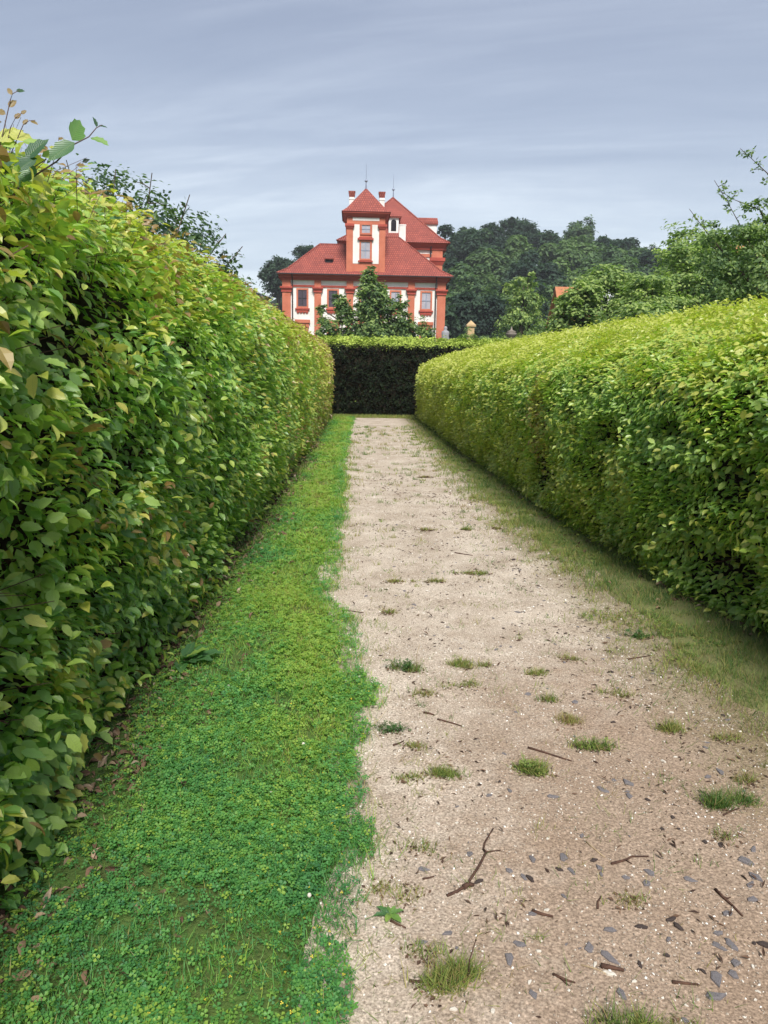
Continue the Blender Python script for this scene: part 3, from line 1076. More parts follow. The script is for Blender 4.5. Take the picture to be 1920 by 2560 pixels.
for a, b in ((A, A2), (A2, Lr), (B, B2), (B2, Pk), (Lr, M1), (M2, Pk)):
    rt.tube([a, b], [.10, .10], 6)
pal(rt, 'ridge_tiles', M_ROOF, lower_roof)
hb = MB().poly([(-3.12, 83.15, 13.12), (-2.15, 83.15, 13.12), (-2.15, 84.75, 13.66), (-3.12, 84.75, 13.66), (-3.12, 83.15, 13.0), (-2.15, 83.15, 13.0), (-2.15, 84.75, 13.54), (-3.12, 84.75, 13.54)],
               [(0, 1, 2, 3), (7, 6, 5, 4), (0, 4, 5, 1), (1, 5, 6, 2), (3, 2, 6, 7), (0, 3, 7, 4)])
h = pal(hb, 'roof_hatch', M_ROOF)
pal(MB().frustum((-3.02, -2.25, 83.3, 84.2), 12.5, (-3.02, -2.25, 83.3, 83.9), 13.04), 'opening', M_OPEN, h)

# turret
TY = 81.8
tw = pal(MB().box(-.75, 3.25, TY, 86.3, 11.0, 17.0), 'turret_wall', M_RED)
for x0, x1 in ((-.10, .58), (1.90, 2.62)):
    pal(MB().box(x0, x1, TY-.03, TY+.05, 12.44, 16.33), 'panel', M_PLASTER, tw)
pal(MB().box(-.14, 2.64, TY-.03, TY+.05, 16.72, 17.02), 'panel', M_PLASTER, tw)
for x0, x1 in ((-.78, -.12), (2.64, 3.28)):
    p = pal(MB().box(x0, x1, TY-.14, TY+.1, 11.6, 15.85), 'pilaster', M_RED)
    pal(MB().frustum((x0-.02, x1+.02, TY-.2, TY+.1), 15.852, (x0-.14, x1+.14, TY-.34, TY+.1), 16.12).box(x0-.16, x1+.16, TY-.36, TY+.1, 16.122, 16.36), 'capital', M_CORNICE, p)
pal(MB().box(-.86, -.76, TY+.4, 86.2, 15.85, 16.36), 'string_course', M_CORNICE)
tc_ = MB().box(-.80, 3.30, TY-.12, 86.35, 17.022, 17.12).frustum((-.86, 3.36, TY-.2, 86.4), 17.122, (-1.14, 3.64, TY-.46, 86.7), 17.38)
tc_.box(-1.2, 3.70, TY-.52, 86.75, 17.382, 17.50)
pal(tc_, 'cornice', M_CORNICE)
window(.82, 1.68, 15.50, 16.28, TY-.001, 1, fr=.17, apron=False)
window(.75, 1.69, 12.94, 14.61, TY-.001, 1, fr=.16, apron=False, hood=True)
pal(MB().box(.45, 2.0, TY-.2, TY+.05, 12.60, 12.74), 'sill', M_CORNICE)
tr_ = MB().poly([(-1.3, TY-.6, 17.52), (3.8, TY-.6, 17.52), (3.8, 86.85, 17.52), (-1.3, 86.85, 17.52),
                 (-.75, TY-.1, 17.95), (3.25, TY-.1, 17.95), (3.25, 86.3, 17.95), (-.75, 86.3, 17.95), (1.24, 84.1, 20.45)],
                [(0, 1, 5, 4), (1, 2, 6, 5), (2, 3, 7, 6), (3, 0, 4, 7), (4, 5, 8), (5, 6, 8), (6, 7, 8), (7, 4, 8), (3, 2, 1, 0)])
pal(tr_, 'turret_roof', M_ROOF)


def finial(x, y, z0, zb, z1):
    f = pal(MB().lathe([(.16, z0-.25), (.09, z0+.15), (.05, zb-.2), (.04, zb), (.03, zb+.3), (.012, z1)], x, y, 8), 'finial', M_IRON)
    pal(MB().lathe([(.02, zb-.17), (.13, zb-.09), (.17, zb), (.13, zb+.09), (.02, zb+.17)], x, y, 10), 'ball', M_IRON, f, True)


finial(1.24, 84.1, 20.4, 21.14, 22.9)
for x0, x1 in ((-.54, .02), (2.80, 3.36)):
    c = pal(MB().box(x0, x1, 87.7, 88.3, 14.5, 20.26).box(x0-.05, x1+.05, 87.65, 88.35, 20.02, 20.10), 'chimney', M_PLASTER)
    pal(MB().frustum((x0-.01, x1+.01, 87.69, 88.31), 20.262, (x0-.11, x1+.11, 87.58, 88.42), 20.88), 'cap', M_ROOF, c)

# main block behind, to the right
MY = 92.5
pal(MB().box(-1.3, 10.5, MY, 108, 0, 16.1), 'main_wall', M_PLASTER)
p = pal(MB().box(9.3, 10.55, MY-.22, MY+.1, 9, 13.85), 'pilaster', M_RED)
pal(MB().frustum((9.28, 10.57, MY-.26, MY+.1), 13.852, (9.05, 10.8, MY-.46, MY+.1), 14.3).box(9.02, 10.84, MY-.5, MY+.1, 14.302, 14.68), 'capital', M_CORNICE, p)
pal(MB().box(9.3, 10.55, MY-.2, MY+.1, 14.682, 15.55), 'frieze_block', M_RED, p)
pal(MB().box(-1.3, 9.298, MY-.10, MY+.1, 14.76, 15.12), 'architrave', M_RED)
pal(MB().tube([(9.12, MY-.6, 15.9), (9.12, MY-.25, 15.4), (9.12, MY-.25, 9)], [.075]*3, 8), 'downpipe', M_PIPE)
mc = MB().box(-1.45, 10.65, MY-.3, MY+.1, 15.56, 15.84).frustum((-1.5, 10.7, MY-.34, MY+.1), 15.842, (-1.85, 11.05, MY-.7, MY+.1), 16.26)
mc.box(10.5, 11.0, MY+.102, 107.9, 15.56, 16.26).box(-1.8, -1.3, MY+.102, 107.9, 15.56, 16.26)
pal(mc, 'cornice', M_CORNICE)
e = [(-2.0, MY-.9, 16.28), (11.3, MY-.9, 16.28), (11.3, 109, 16.28), (-2.0, 109, 16.28)]
k = [(-.9, MY+.1, 17.0), (10.2, MY+.1, 17.0), (10.2, 108, 17.0), (-.9, 108, 17.0)]
mr = MB().poly(e+k+[(4.9, 100.2, 22.95), (4.9, 101.2, 22.95)],
               [(0, 1, 5, 4), (1, 2, 6, 5), (2, 3, 7, 6), (3, 0, 4, 7), (4, 5, 8), (5, 6, 9, 8), (6, 7, 9), (7, 4, 8, 9), (3, 2, 1, 0)])
main_roof = pal(mr, 'roof', M_ROOF)
rt = MB()
for a, b in ((e[0], k[0]), (e[1], k[1]), (k[0], (4.9, 100.2, 22.95)), (k[1], (4.9, 100.2, 22.95))):
    rt.tube([a, b], [.11, .11], 6)
pal(rt, 'ridge_tiles', M_ROOF, main_roof)
finial(4.95, 100.4, 22.95, 23.98, 25.8)
d = pal(MB().box(4.12, 5.30, 93.3, 97, 17.5, 19.25), 'dormer', M_PLASTER)
arch = [(4.40, 17.75), (5.02, 17.75)] + [(4.71+.31*math.cos(a), 18.75+.31*math.sin(a)) for a in np.linspace(0, math.pi, 9)]
n = len(arch)
pal(MB().poly([(x, 93.27, z) for x, z in arch]+[(x, 93.31, z) for x, z in arch],
              [tuple(range(n)), tuple(range(2*n-1, n-1, -1))]+[(i, (i+1) % n, n+(i+1) % n, n+i) for i in range(n)][::1]), 'opening', M_OPEN, d)
pal(MB().box(4.0, 5.50, 93.05, 97.2, 19.252, 19.38).frustum((3.95, 5.62, 93.0, 97.2), 19.382, (4.15, 5.4, 93.4, 97.2), 19.72), 'dormer_roof', M_ROOF, d)
c = pal(MB().box(5.24, 6.0, 90.8, 91.5, 12.5, 17.95), 'chimney', M_PLASTER)
pal(MB().box(5.2, 6.04, 90.76, 91.54, 17.952, 18.08), 'cap', M_PLASTER, c)
d = pal(MB().box(9.0, 10.55, 99.9, 103, 17, 19.8), 'rear_dormer', M_PLASTER)
pal(MB().box(8.6, 10.7, 99.7, 103.1, 19.802, 20.0).frustum((7.6, 10.72, 99.68, 103.1), 20.002, (7.9, 10.6, 99.9, 103), 20.6), 'dormer_roof', M_ROOF, d)

# ------------------------------------------------------------------ garden ornaments beyond the hedge
pr = empty('gate_pier', (9.25, 60, 0))
tag(pr, 'ochre stone gate pier with small gabled cap, right of the palace against dark trees', 'gate pier')
MB().box(-.26, .26, -.26, .26, 0, 5.0).build('shaft', M_SANDST, pr)
MB().box(-.36, .36, -.36, .36, 5.002, 5.12).poly([(-.36, -.36, 5.13), (.36, -.36, 5.13), (.36, .36, 5.13), (-.36, .36, 5.13), (0, 0, 5.5)],
                                                 [(0, 1, 4), (1, 2, 4), (2, 3, 4), (3, 0, 4), (3, 2, 1, 0)]).build('cap', M_SANDST, pr)
ur = empty('garden_urn', (12.5, 60, 0))
tag(ur, 'grey stone garden urn on a pedestal in front of the pale conical tree', 'urn')
MB().box(-.35, .35, -.35, .35, 0, 3.9).box(-.45, .45, -.45, .45, 3.902, 4.05).build('pedestal', M_URN, ur)
MB().lathe([(.22, 4.052), (.14, 4.16), (.30, 4.3), (.42, 4.45), (.44, 4.56), (.30, 4.62), (.40, 4.68), (.10, 4.82), (.06, 4.95), (.01, 5.1)], 0, 0, 14).build('vase', M_URN, ur, True)
stt = empty('statue', (7.75, 64, -.75))
tag(stt, 'pale weathered statue on a red pedestal beside the right corner of the palace', 'statue')
MB().box(-.45, .45, -.4, .4, 0, 4.15).box(-.52, .52, -.47, .47, 4.152, 4.35).build('pedestal', M_RED, stt)
MB().lathe([(.40, 4.352), (.42, 4.6), (.36, 4.9), (.30, 5.15), (.34, 5.4), (.30, 5.55), (.12, 5.66), (.15, 5.75), (.15, 5.88), (.05, 5.98)], 0, 0, 12).build('figure', M_STATUE, stt, True)


def house(name, loc, w, d, wall_h, roof_h, label, rmat, wmat, rz=0, oh=.3):
    r = empty(name, loc)
    r.rotation_euler[2] = rz
    tag(r, label, 'house')
    MB().poly([(-w/2, -d/2, 0), (w/2, -d/2, 0), (w/2, d/2, 0), (-w/2, d/2, 0), (-w/2, -d/2, wall_h), (w/2, -d/2, wall_h), (w/2, d/2, wall_h), (-w/2, d/2, wall_h),
               (-w/2, 0, wall_h+roof_h), (w/2, 0, wall_h+roof_h)],
              [(0, 1, 5, 4), (2, 3, 7, 6), (1, 2, 6, 9, 5), (3, 0, 4, 8, 7)]).build('wall', wmat, r)
    W = w/2+oh
    s = roof_h/(d/2)
    z0 = wall_h-oh*s
    t = .18
    for sg in (-1, 1):
        pts = [(-W, sg*(d/2+oh), z0+.02), (W, sg*(d/2+oh), z0+.02), (W, sg*.002, wall_h+roof_h+.02), (-W, sg*.002, wall_h+roof_h+.02)]
        pts += [(x, y, z+t) for x, y, z in pts]
        MB().poly(pts, [(0, 1, 2, 3), (4, 5, 6, 7), (0, 1, 5, 4), (1, 2, 6, 5), (2, 3, 7, 6), (3, 0, 4, 7)]).build('roof', rmat, r)
    win = MB().box(-.5, .5, -d/2-.05, -d/2+.02, wall_h*.55, wall_h*.55+1.2).build('window', M_PLASTER, r)
    MB().box(-.4, .4, -d/2-.07, -d/2-.052, wall_h*.55+.1, wall_h*.55+1.1).build('pane', M_GLASS_D, win)
    return r


house('garden_house', (17.9, 62, 0), 2.6, 4.0, 5.6, 2.6, 'house with steep orange tiled roof half hidden by shrubs right of the conical tree', M_ORANGE, M_HOUSE)
house('village_house', (31.6, 60, 0), 4.0, 6.0, 8.0, 3.4, 'house with orange roof glimpsed through foliage at the far right edge', M_ORANGE, M_HOUSE)
house('hillside_house', (45.0, 140, 11.2), 3.6, 4, 4, 1.5, 'small pale roofed house peeping out of the wooded hillside', M_GREYROOF, M_PLASTER)


# ------------------------------------------------------------------ trees
def foliage_mesh(blobs, n_leaf, size, tints, seed, mat, flat=.5, up=.5, clump=.35, name='crown', inner=.35, jit=.32):
    """leaf faces gathered in clumps spread through the blobs; blobs: (cx,cy,cz,rx,ry,rz)"""
    rng = np.random.default_rng(seed)
    vol = np.array([b[3]*b[4]*b[5] for b in blobs])**.75
    nb = rng.choice(len(blobs), size=n_leaf, p=vol/vol.sum())
    B = np.array(blobs)[nb]
    # clump centres
    per = max(8, n_leaf//45)
    cb = rng.choice(len(blobs), size=per, p=vol/vol.sum())
    CB = np.array(blobs)[cb]
    dirs = norm(rng.normal(0, 1, (per, 3)))
    rad = (inner+(1-inner)*rng.uniform(0, 1, per)**.6)
    cc = CB[:, :3]+dirs*CB[:, 3:]*rad[:, None]
    ctint = rng.normal(0, .09, per)
    ci = rng.integers(0, per, n_leaf)
    csz = np.mean(CB[:, 3:], axis=1)[ci]*clump
    off = rng.normal(0, .5, (n_leaf, 3))*csz[:, None]*np.array([1, 1, flat])
    pos = cc[ci]+off
    out = norm(pos-CB[ci][:, :3])
    Z = norm(out*.5+np.array([0, 0, up])+rng.normal(0, jit, (n_leaf, 3)))
    X, Y, Z = frames(Z, rng.normal(0, 1, (n_leaf, 3))+out*.6)
    sc = size*rng.uniform(.6, 1.35, n_leaf)
    t = tints[0]+(tints[1]-tints[0])*rng.uniform(0, 1, n_leaf)+ctint[ci]
    V, G, k = scatter(LF_V, LF_G, pos, X, Y, Z, sc)
    return np_mesh(name, V, G, mat, {'tint': np.repeat(np.clip(t, 0, 1), k)})


def limbs(h, crown_pts, r0, seed):
    rr = random.Random(seed)
    mb = MB()
    top = Vector((rr.uniform(-.1, .1)*h*.2, rr.uniform(-.1, .1)*h*.2, h))
    mids = [Vector((0, 0, 0)), Vector((top.x*.2, top.y*.2, h*.3)), Vector((top.x*.6, top.y*.6, h*.65)), top]
    mb.tube(mids, [r0*1.25, r0, r0*.7, r0*.3], 8)
    for p in crown_pts:
        p = Vector(p)
        f = rr.uniform(.3, .75)
        b = Vector((top.x*f, top.y*f, h*f))
        m = b.lerp(p, .5)+Vector((0, 0, -.06*h))
        mb.tube([b, m, p], [r0*.45, r0*.3, r0*.08], 6)
    return mb


def tree(name, loc, blobs, h, r0, n, size, tints, seed, mat, label, group=None, cat='tree', **kw):
    root = empty(name, loc)
    tag(root, label, cat, group)
    limbs(h, [(b[0], b[1], b[2]+b[5]*.3) for b in blobs], r0, seed).build('trunk', M_BARK, root, True)
    add('crown', foliage_mesh(blobs, n, size, tints, seed, mat, **kw), root)
    return root


# dark many-topped tree in front of the palace
tree('garden_tree', (1.3, 55, 0), [(0, 0, 4.4, 1.5, 1.5, 2.2), (-.1, 0, 6.4, 1.1, 1.1, 1.6), (-.15, 0, 8.0, .55, .55, 1.0), (.8, .3, 6.7, .7, .8, 1.0),
                                   (-2.1, .2, 5.0, .85, 1.0, 1.4), (-2.2, .2, 6.4, .45, .6, .9), (-3.3, .3, 4.2, .75, 1.0, 1.4), (-3.5, .3, 5.5, .35, .5, .7),
                                   (1.8, .2, 5.0, .9, 1.0, 1.4), (2.1, .2, 6.3, .42, .5, .85), (2.7, .1, 4.1, .8, 1.0, 1.4), (0, 0, 2.8, 3.2, 2.4, 1.3)],
     7.5, .28, 24000, .26, (.22, .92), 401, M_TREE, 'dark green many-topped tree standing in front of the palace facade', flat=.9, up=.7, clump=.26)
tree('garden_shrub', (5.0, 53, 0), [(0, 0, 3.2, .8, .7, 1.2), (.05, 0, 4.4, .5, .5, .9), (-.1, 0, 5.2, .28, .28, .6), (.5, 0, 2.6, .8, .7, .9)],
     4.8, .1, 2600, .2, (.35, .85), 402, M_TREE, 'slim light green young tree at the right end of the palace facade', flat=.8, up=.6)
tree('garden_shrub', (-7.0, 50, 0), [(0, 0, 4.0, 1.2, 1.0, 1.5), (-1.5, 0, 4.0, 1.2, 1, 1.2), (1.0, .2, 3.2, .8, .8, 1.1)], 4, .14, 2600, .22, (.35, .62), 403, M_TREE,
     'rounded olive green bush between the left hedge and the palace corner', flat=.8)
tree('garden_shrub', (-9.6, 58, 0), [(0, 0, 4.6, 2.0, 1.4, 2.0), (-2.4, .5, 4.6, 1.8, 1.4, 1.8), (1.8, .3, 4.4, 1.3, 1.2, 1.7)], 4.5, .18, 3000, .26, (.25, .5), 404, M_TREE,
     'low grey green shrub mass below the far left hill trees', flat=.8)
tree('garden_shrub', (9.0, 56, 0), [(-.6, 0, 3.7, .9, .7, .9), (.8, .2, 3.5, .9, .7, .7), (1.9, 0, 3.3, .7, .6, .6)], 3.6, .1, 1900, .17, (.45, .85), 405, M_TREE,
     'pale green garden shrub under the ochre gate pier', flat=.6)
# pale conical tree to the right
tree('conical_tree', (16.6, 75, 0), [(0, 0, 3.4, 2.9, 2.4, 2.2), (-.1, 0, 5.6, 2.4, 2.1, 2.0), (.1, 0, 7.8, 1.9, 1.8, 1.8), (0, 0, 9.6, 1.3, 1.3, 1.4), (.5, 0, 10.7, .7, .7, .7),
                                     (-1.2, -.3, 9.6, .8, .8, .9), (1.5, 0, 8.8, .8, .8, .8)],
     9, .3, 12000, .30, (.45, 1.0), 406, M_TREE, 'pale green cone shaped tree standing alone right of the palace', flat=.5, up=.6, clump=.28)
# loose light green trees behind the right hedge
rob = [((10.75, 36, 0), 6.1, 1.5, 'feathery light green tree nearest the orange gabled house'),
       ((13.3, 40, 0), 7.3, 2.4, 'feathery light green tree rising just right of the orange gabled house'),
       ((15.5, 36, 0), 7.9, 2.5, 'spreading mid green tree in the middle of the row behind the right hedge'),
       ((17.4, 39, 0), 9.2, 2.8, 'tallest feathery green tree of the row behind the right hedge, small sprigs above its crown'),
       ((18.3, 35, 0), 8.3, 2.8, 'mid green tree with dark hollows next to the half hidden orange roof'),
       ((21.3, 37, 0), 8.2, 2.8, 'broad yellow green tree at the far right behind the half hidden orange roof'),
       ((13.6, 34, 0), 6.3, 2.0, 'lower feathery green tree filling the dip right of the orange gabled house'),
       ((24.5, 36, 0), 8.6, 2.8, 'rightmost feathery tree behind the loose branched tree'),
       ((12.2, 31, 0), 4.6, 2.0, 'low light green bush pressed against the top of the right hedge at its middle'),
       ((15.2, 30, 0), 5.0, 2.0, 'low dense green bush just behind the highest stretch of the right hedge')]
for i, (loc, top, w, lab) in enumerate(rob):
    rr = random.Random(500+i)
    bl = []
    for j in range(9):
        zz = top-rr.uniform(.5, 1.0)-(j/8.)**1.2*(top-2.2)*.75
        a = rr.uniform(0, 6.28)
        rad = w*.85*min(1, .25+j/6)*rr.uniform(.5, 1)
        bl.append((rad*math.cos(a), rad*math.sin(a)*.7, zz, w*rr.uniform(.4, .6), w*.5, rr.uniform(.4, .75)))
    bl.append((0, 0, top*.6, w*.8, w*.7, top*.25))
    tree('feathery_tree', loc, bl, top*.75, .14, 11000, .21, (.48, 1.0) if i not in (4,) else (.36, .85), 510+i, M_TREE, lab, 'light green trees behind the right hedge',
         flat=.38, up=.8, clump=.42)

# ---- tree with open branching at the right edge
def open_tree(name, loc, label, stems, seed, leaf, tints, nper, mat, spread=.32, extra=None):
    rr = random.Random(seed)
    rng = np.random.default_rng(seed)
    root = empty(name, loc)
    tag(root, label, 'tree')
    mb = MB()
    pts, outs = [], []
    for st in stems:
        st = [Vector(p) for p in st]
        n = len(st)
        mb.tube(st, [max(.007, .075*(1-i/(n-1))**1.5) for i in range(n)], 6)
        for i in range(1, n):
            seg = int(max(3, (st[i]-st[i-1]).length/.20))
            for j in range(seg):
                p = st[i-1].lerp(st[i], j/seg)
                f = (i-1+j/seg)/(n-1)
                if f < .30: continue
                L = rr.uniform(.15, .75)*(1.15-f*.7)*spread*2.2
                dvec = Vector((rr.gauss(0, 1), rr.gauss(0, 1), rr.gauss(.25, .7))).normalized()
                e_ = p+dvec*L
                mb.tube([p, p.lerp(e_, .5)+Vector((0, 0, .03)), e_], [.010, .007, .004], 4)
                for q in range(nper):
                    g_ = rr.uniform(.25, 1.05)
                    c_ = p.lerp(e_, g_)
                    pts.append(c_+Vector((rr.gauss(0, .05), rr.gauss(0, .05), rr.gauss(0, .05))))
    mb.build('trunk', M_BARK, root, True)
    pos = np.array([tuple(p) for p in pts])
    n = len(pos)
    Z = norm(np.array([0, 0, .6])+rng.normal(0, .6, (n, 3)))
    X, Y, Z = frames(Z, rng.normal(0, 1, (n, 3)))
    V, G, k = scatter(LF_V, LF_G, pos, X, Y, Z, leaf*rng.uniform(.6, 1.3, n))
    t = np.clip(tints[0]+(tints[1]-tints[0])*rng.uniform(0, 1, n), 0, 1)
    add('crown', np_mesh('crown', V, G, mat, {'tint': np.repeat(t, k)}), root)
    if extra:
        add('crown', foliage_mesh(extra[0], extra[1], leaf*1.1, tints, seed+1, mat, flat=.6, clump=.36), root)
    return root


open_tree('roadside_tree', (12.6, 22, 0), 'tall loose branched tree reaching into the sky at the right edge', [
    [(0, 0, 0), (-.1, 0, 2.5), (-.5, 0, 4.3), (-1.4, -.1, 5.5), (-2.0, -.1, 6.35), (-2.5, -.1, 7.0)],
    [(0, 0, 2.5), (-.2, .1, 4.5), (-.7, .1, 5.8), (-1.0, .1, 6.3), (-1.9, 0, 6.55), (-2.25, 0, 6.75)],
    [(0, 0, 2.5), (.1, 0, 4.6), (-.3, 0, 6.2), (-.7, -.1, 7.0), (-1.5, -.1, 7.6), (-1.85, -.1, 7.85)],
    [(0, 0, 2.5), (.4, 0, 4.6), (.3, 0, 6.4), (-.2, 0, 7.4), (-.9, 0, 8.05)],
    [(.1, 0, 2.5), (.8, 0, 4.6), (1.2, 0, 6.6), (1.0, 0, 8.4)],
    [(0, 0, 2.4), (-.8, 0, 4.0), (-1.9, 0, 5.0), (-2.6, 0, 5.7), (-3.1, 0, 6.25)],
    [(0, 0, 2.2), (-.9, .2, 3.6), (-1.9, .2, 4.6), (-2.2, .2, 5.4)]], 601, .115, (.3, .85), 12, M_TREE, .36,
    extra=([(-1.6, 0, 5.1, .9, .7, .8), (-.6, .2, 4.6, 1.2, .9, 1.0), (.4, .2, 5.0, 1.2, .9, 1.3), (-1.7, .1, 4.3, 1.0, .8, .7), (-.3, 0, 3.6, 1.6, 1.1, .9), (1.4, .2, 4.2, 1.3, 1, 1.6), (-1.7, 0, 5.5, .65, .6, .55), (-.9, 0, 5.7, .8, .6, .6), (-2.1, 0, 4.8, .6, .6, .6), (.6, 0, 6.2, .9, .7, .8), (-1.3, 0, 6.2, .5, .5, .4), (-2.4, 0, 5.5, .5, .5, .4)], 13000))

# bushy tree behind the left hedge
lb = random.Random(8)
stl = []
for j in range(15):
    a = lb.uniform(-1.0, 1.0)
    tx = -2.0+4.3*(j/14.)
    tz = 4.60-((tx+.15)/2.4)**2*.85+lb.uniform(-.2, .12)
    stl.append([(0, 0, .1), (tx*.25, lb.uniform(-.3, .3), 1.7), (tx*.7, lb.uniform(-.6, .6), tz-1.0), (tx, lb.uniform(-.8, .8), tz)])
open_tree('bushy_tree', (-4.12, 12.6, 0), 'dark loose bushy tree rising behind the left hedge', stl, 611, .085, (.08, .50), 8, M_TREE, .36,
          extra=([(-.9, 0, 3.9, 1.3, .9, .85), (.2, .1, 4.0, 1.0, .9, .62), (1.0, .1, 3.65, .9, .8, .62), (1.7, 0, 3.2, .6, .7, .6), (2.1, 0, 2.8, .5, .6, .5)], 5500))
stl = [[(0, 0, .1), (x_*.3, 0, 1.5), (x_, 0, z_)] for x_, z_ in ((-.6, 3.2), (0, 3.45), (.5, 3.25), (.9, 3.0), (1.2, 2.75))]
open_tree('bushy_tree', (-2.9, 18.5, 0), 'small dark bush just above the left hedge top near its far end', stl, 612, .10, (.1, .45), 10, M_TREE, .30)


# ---- hill and wood
def hill_h(x, y):
    s = np.clip((y-105)/125, 0, 1)*(1-.16*np.clip((x-50)/45, 0, 1))
    s = s*s*(3-2*s)
    xl_ = np.clip((x+60)/62, 0, 1)
    xl_ = xl_*xl_*(3-2*xl_)
    return 31*s*xl_ - .5


gx, gy = np.meshgrid(np.linspace(-150, 300, 91), np.linspace(100, 420, 65), indexing='xy')
hz = hill_h(gx.ravel(), gy.ravel())
Vh = np.stack([gx.ravel(), gy.ravel(), hz+(fbm(np.stack([gx.ravel(), gy.ravel(), 0*hz], 1), 25, 70)-.5)*3], 1)
i = np.arange(64)[:, None]*91+np.arange(90)[None]
hm = np_mesh('hill', Vh, [np.stack([i, i+1, i+92, i+91], -1).reshape(-1, 4)], M_HILL, smooth=True)
tag(add('hill', hm), kind='structure')


def crown_blobs(seed, kind):
    rr = random.Random(seed)
    if kind == 'conifer':
        return [(0, 0, 3+9*t, 2.4*(1-t)+.35, 2.4*(1-t)+.35, 1.3) for t in (0, .2, .4, .6, .8, 1)]
    bl = [(0, 0, 7.0, 3.6, 3.4, 3.4)]
    for j in range(10):
        a = rr.uniform(0, 6.28); zz = rr.uniform(4.2, 10.4)
        rad = 3.6*math.sqrt(max(.1, 1-((zz-6.6)/4.6)**2))*rr.uniform(.6, 1)
        bl.append((rad*math.cos(a), rad*math.sin(a), zz, rr.uniform(1.3, 2.1), rr.uniform(1.3, 2.1), rr.uniform(1.0, 1.7)))
    return bl


VAR = []
for v in range(5):
    kind = 'conifer' if v == 4 else 'round'
    bl = crown_blobs(700+v, kind)
    VAR.append((foliage_mesh(bl, 7000, .62, ((.0, .40), (.3, .90), (.0, .25), (.5, 1.0), (.0, .2))[v], 720+v, M_WOOD, flat=.55, up=.6, clump=.42, jit=.25),  # low-tint variants carry the shade of the dark trees in their colour
                None))
TR = limbs(8, [(1, 0, 7), (-1, 1, 7), (0, -1, 8)], .35, 3).build('trunk', M_BARK, None, True)
TRM = TR.data
bpy.data.objects.remove(TR)


def wood_tree(x, y, v, s, label, sz=1.0):
    r = empty('wood_tree', (x, y, float(hill_h(np.array([x]), np.array([y]))[0])-.3))
    r.rotation_euler[2] = random.uniform(0, 6.28)
    r.scale = (s, s, s*sz)
    tag(r, label, 'tree', 'trees on the wooded hill')
    add('trunk', TRM, r)
    add('crown', VAR[v][0], r)
    return r


for x, y, v, s, sz, lab in [
        (47.5, 222, 0, 1.35, 1.0, 'tallest rounded tree on the wooded skyline right of the palace'),
        (38.5, 222, 2, 1.15, 1.0, 'dark rounded tree on the skyline between the palace roof and the tallest tree'),
        (43.2, 214, 4, 1.0, 1.15, 'dark pointed conifer on the hill just left of the tallest skyline tree'),
        (64, 222, 1, 1.3, 1.0, 'broad grey green tree on the skyline right of the tallest tree'),
        (31.5, 225, 2, .95, .9, 'low dark tree on the skyline nearest the palace roof corner'),
        (72, 224, 2, 1.05, .9, 'dark spreading tree on the skyline left of the middle gap'),
        (77.5, 222, 2, .95, .9, 'dark tree on the skyline just above the pale roofed house'),
        (84, 222, 1, .95, .9, 'green tree on the skyline above the feathery trees'),
        (92, 224, 2, .95, .9, 'black green tree top poking up by itself at the right end of the skyline'),
        (54, 190, 3, 1.1, 1.0, 'lighter green rounded tree on the slope below the tallest skyline tree'),
        (22.5, 140, 1, 1.15, 1.0, 'mid green leafy tree on the slope close to the right corner of the palace'),
        (30.5, 138, 0, 1.2, 1.0, 'large dark tree low on the slope above the cone shaped tree'),
        (27, 160, 3, 1.0, .9, 'lighter green tree halfway up the slope beside the main roof'),
        (-17.0, 176, 0, 1.05, 1.05, 'big blue grey tree at the left corner of the palace roof'),
        (-23.0, 178, 2, .8, .8, 'smaller blue grey tree left of the big one at the palace roof'),
        (-9.5, 182, 2, 1.0, 1.05, 'dark tree top just showing over the left slope of the palace roof'),
        (19, 118, 2, 1.1, 1.1, 'very dark tree right beside the palace wall behind the gate pier'),
        (25.5, 116, 0, 1.05, 1.0, 'very dark tree between the gate pier and the cone shaped tree')]:
    wood_tree(x, y, v, s, lab, sz)

# the rest of the wood reads as one mass
rng = np.random.default_rng(91)
Vs, Ts, tt = [], [], []
o_ = 0
cnt = 0
for k_ in range(900):
    x = rng.uniform(4, 135); y = rng.uniform(112, 236)
    if cnt >= 190: break
    if abs(x-y*.22) > 60: continue
    cnt += 1
    s = rng.uniform(.8, 1.2)
    zb = float(hill_h(np.array([x]), np.array([y]))[0])
    if y > 205: s *= .85
    bl = crown_blobs(1000+k_, 'round')
    bl = [(b[0]*s, b[1]*s, b[2]*s, b[3]*s, b[4]*s, b[5]*s) for b in bl]
    m_ = 2000
    B = np.array(bl)[rng.integers(0, len(bl), m_)]
    dr = norm(rng.normal(0, 1, (m_, 3)))
    P = B[:, :3]+dr*B[:, 3:]*rng.uniform(.6, 1.05, m_)[:, None]+np.array([x, y, zb-.4])
    X, Y, Z = frames(norm(dr*.6+np.array([0, 0, .6])+rng.normal(0, .22, (m_, 3))), rng.normal(0, 1, (m_, 3)))
    V, G, kk = scatter(LF_V, LF_G, P, X, Y, Z, rng.uniform(.7, 1.3, m_)*1.05)
    Vs.append(V); Ts.append(G[0]+o_); o_ += len(V)
    tt.append(np.repeat(np.clip(rng.uniform(0, .95)**1.5*(1.0 if y < 195 else .55)+rng.normal(0, .12, m_), 0, 1), kk))
wm = np_mesh('hillside_wood', np.concatenate(Vs), [np.concatenate(Ts)], M_WOOD, {'tint': np.concatenate(tt)})
tag(add('hillside_wood', wm), 'dense dark wood covering the hill behind the palace', 'wood', kind='stuff')

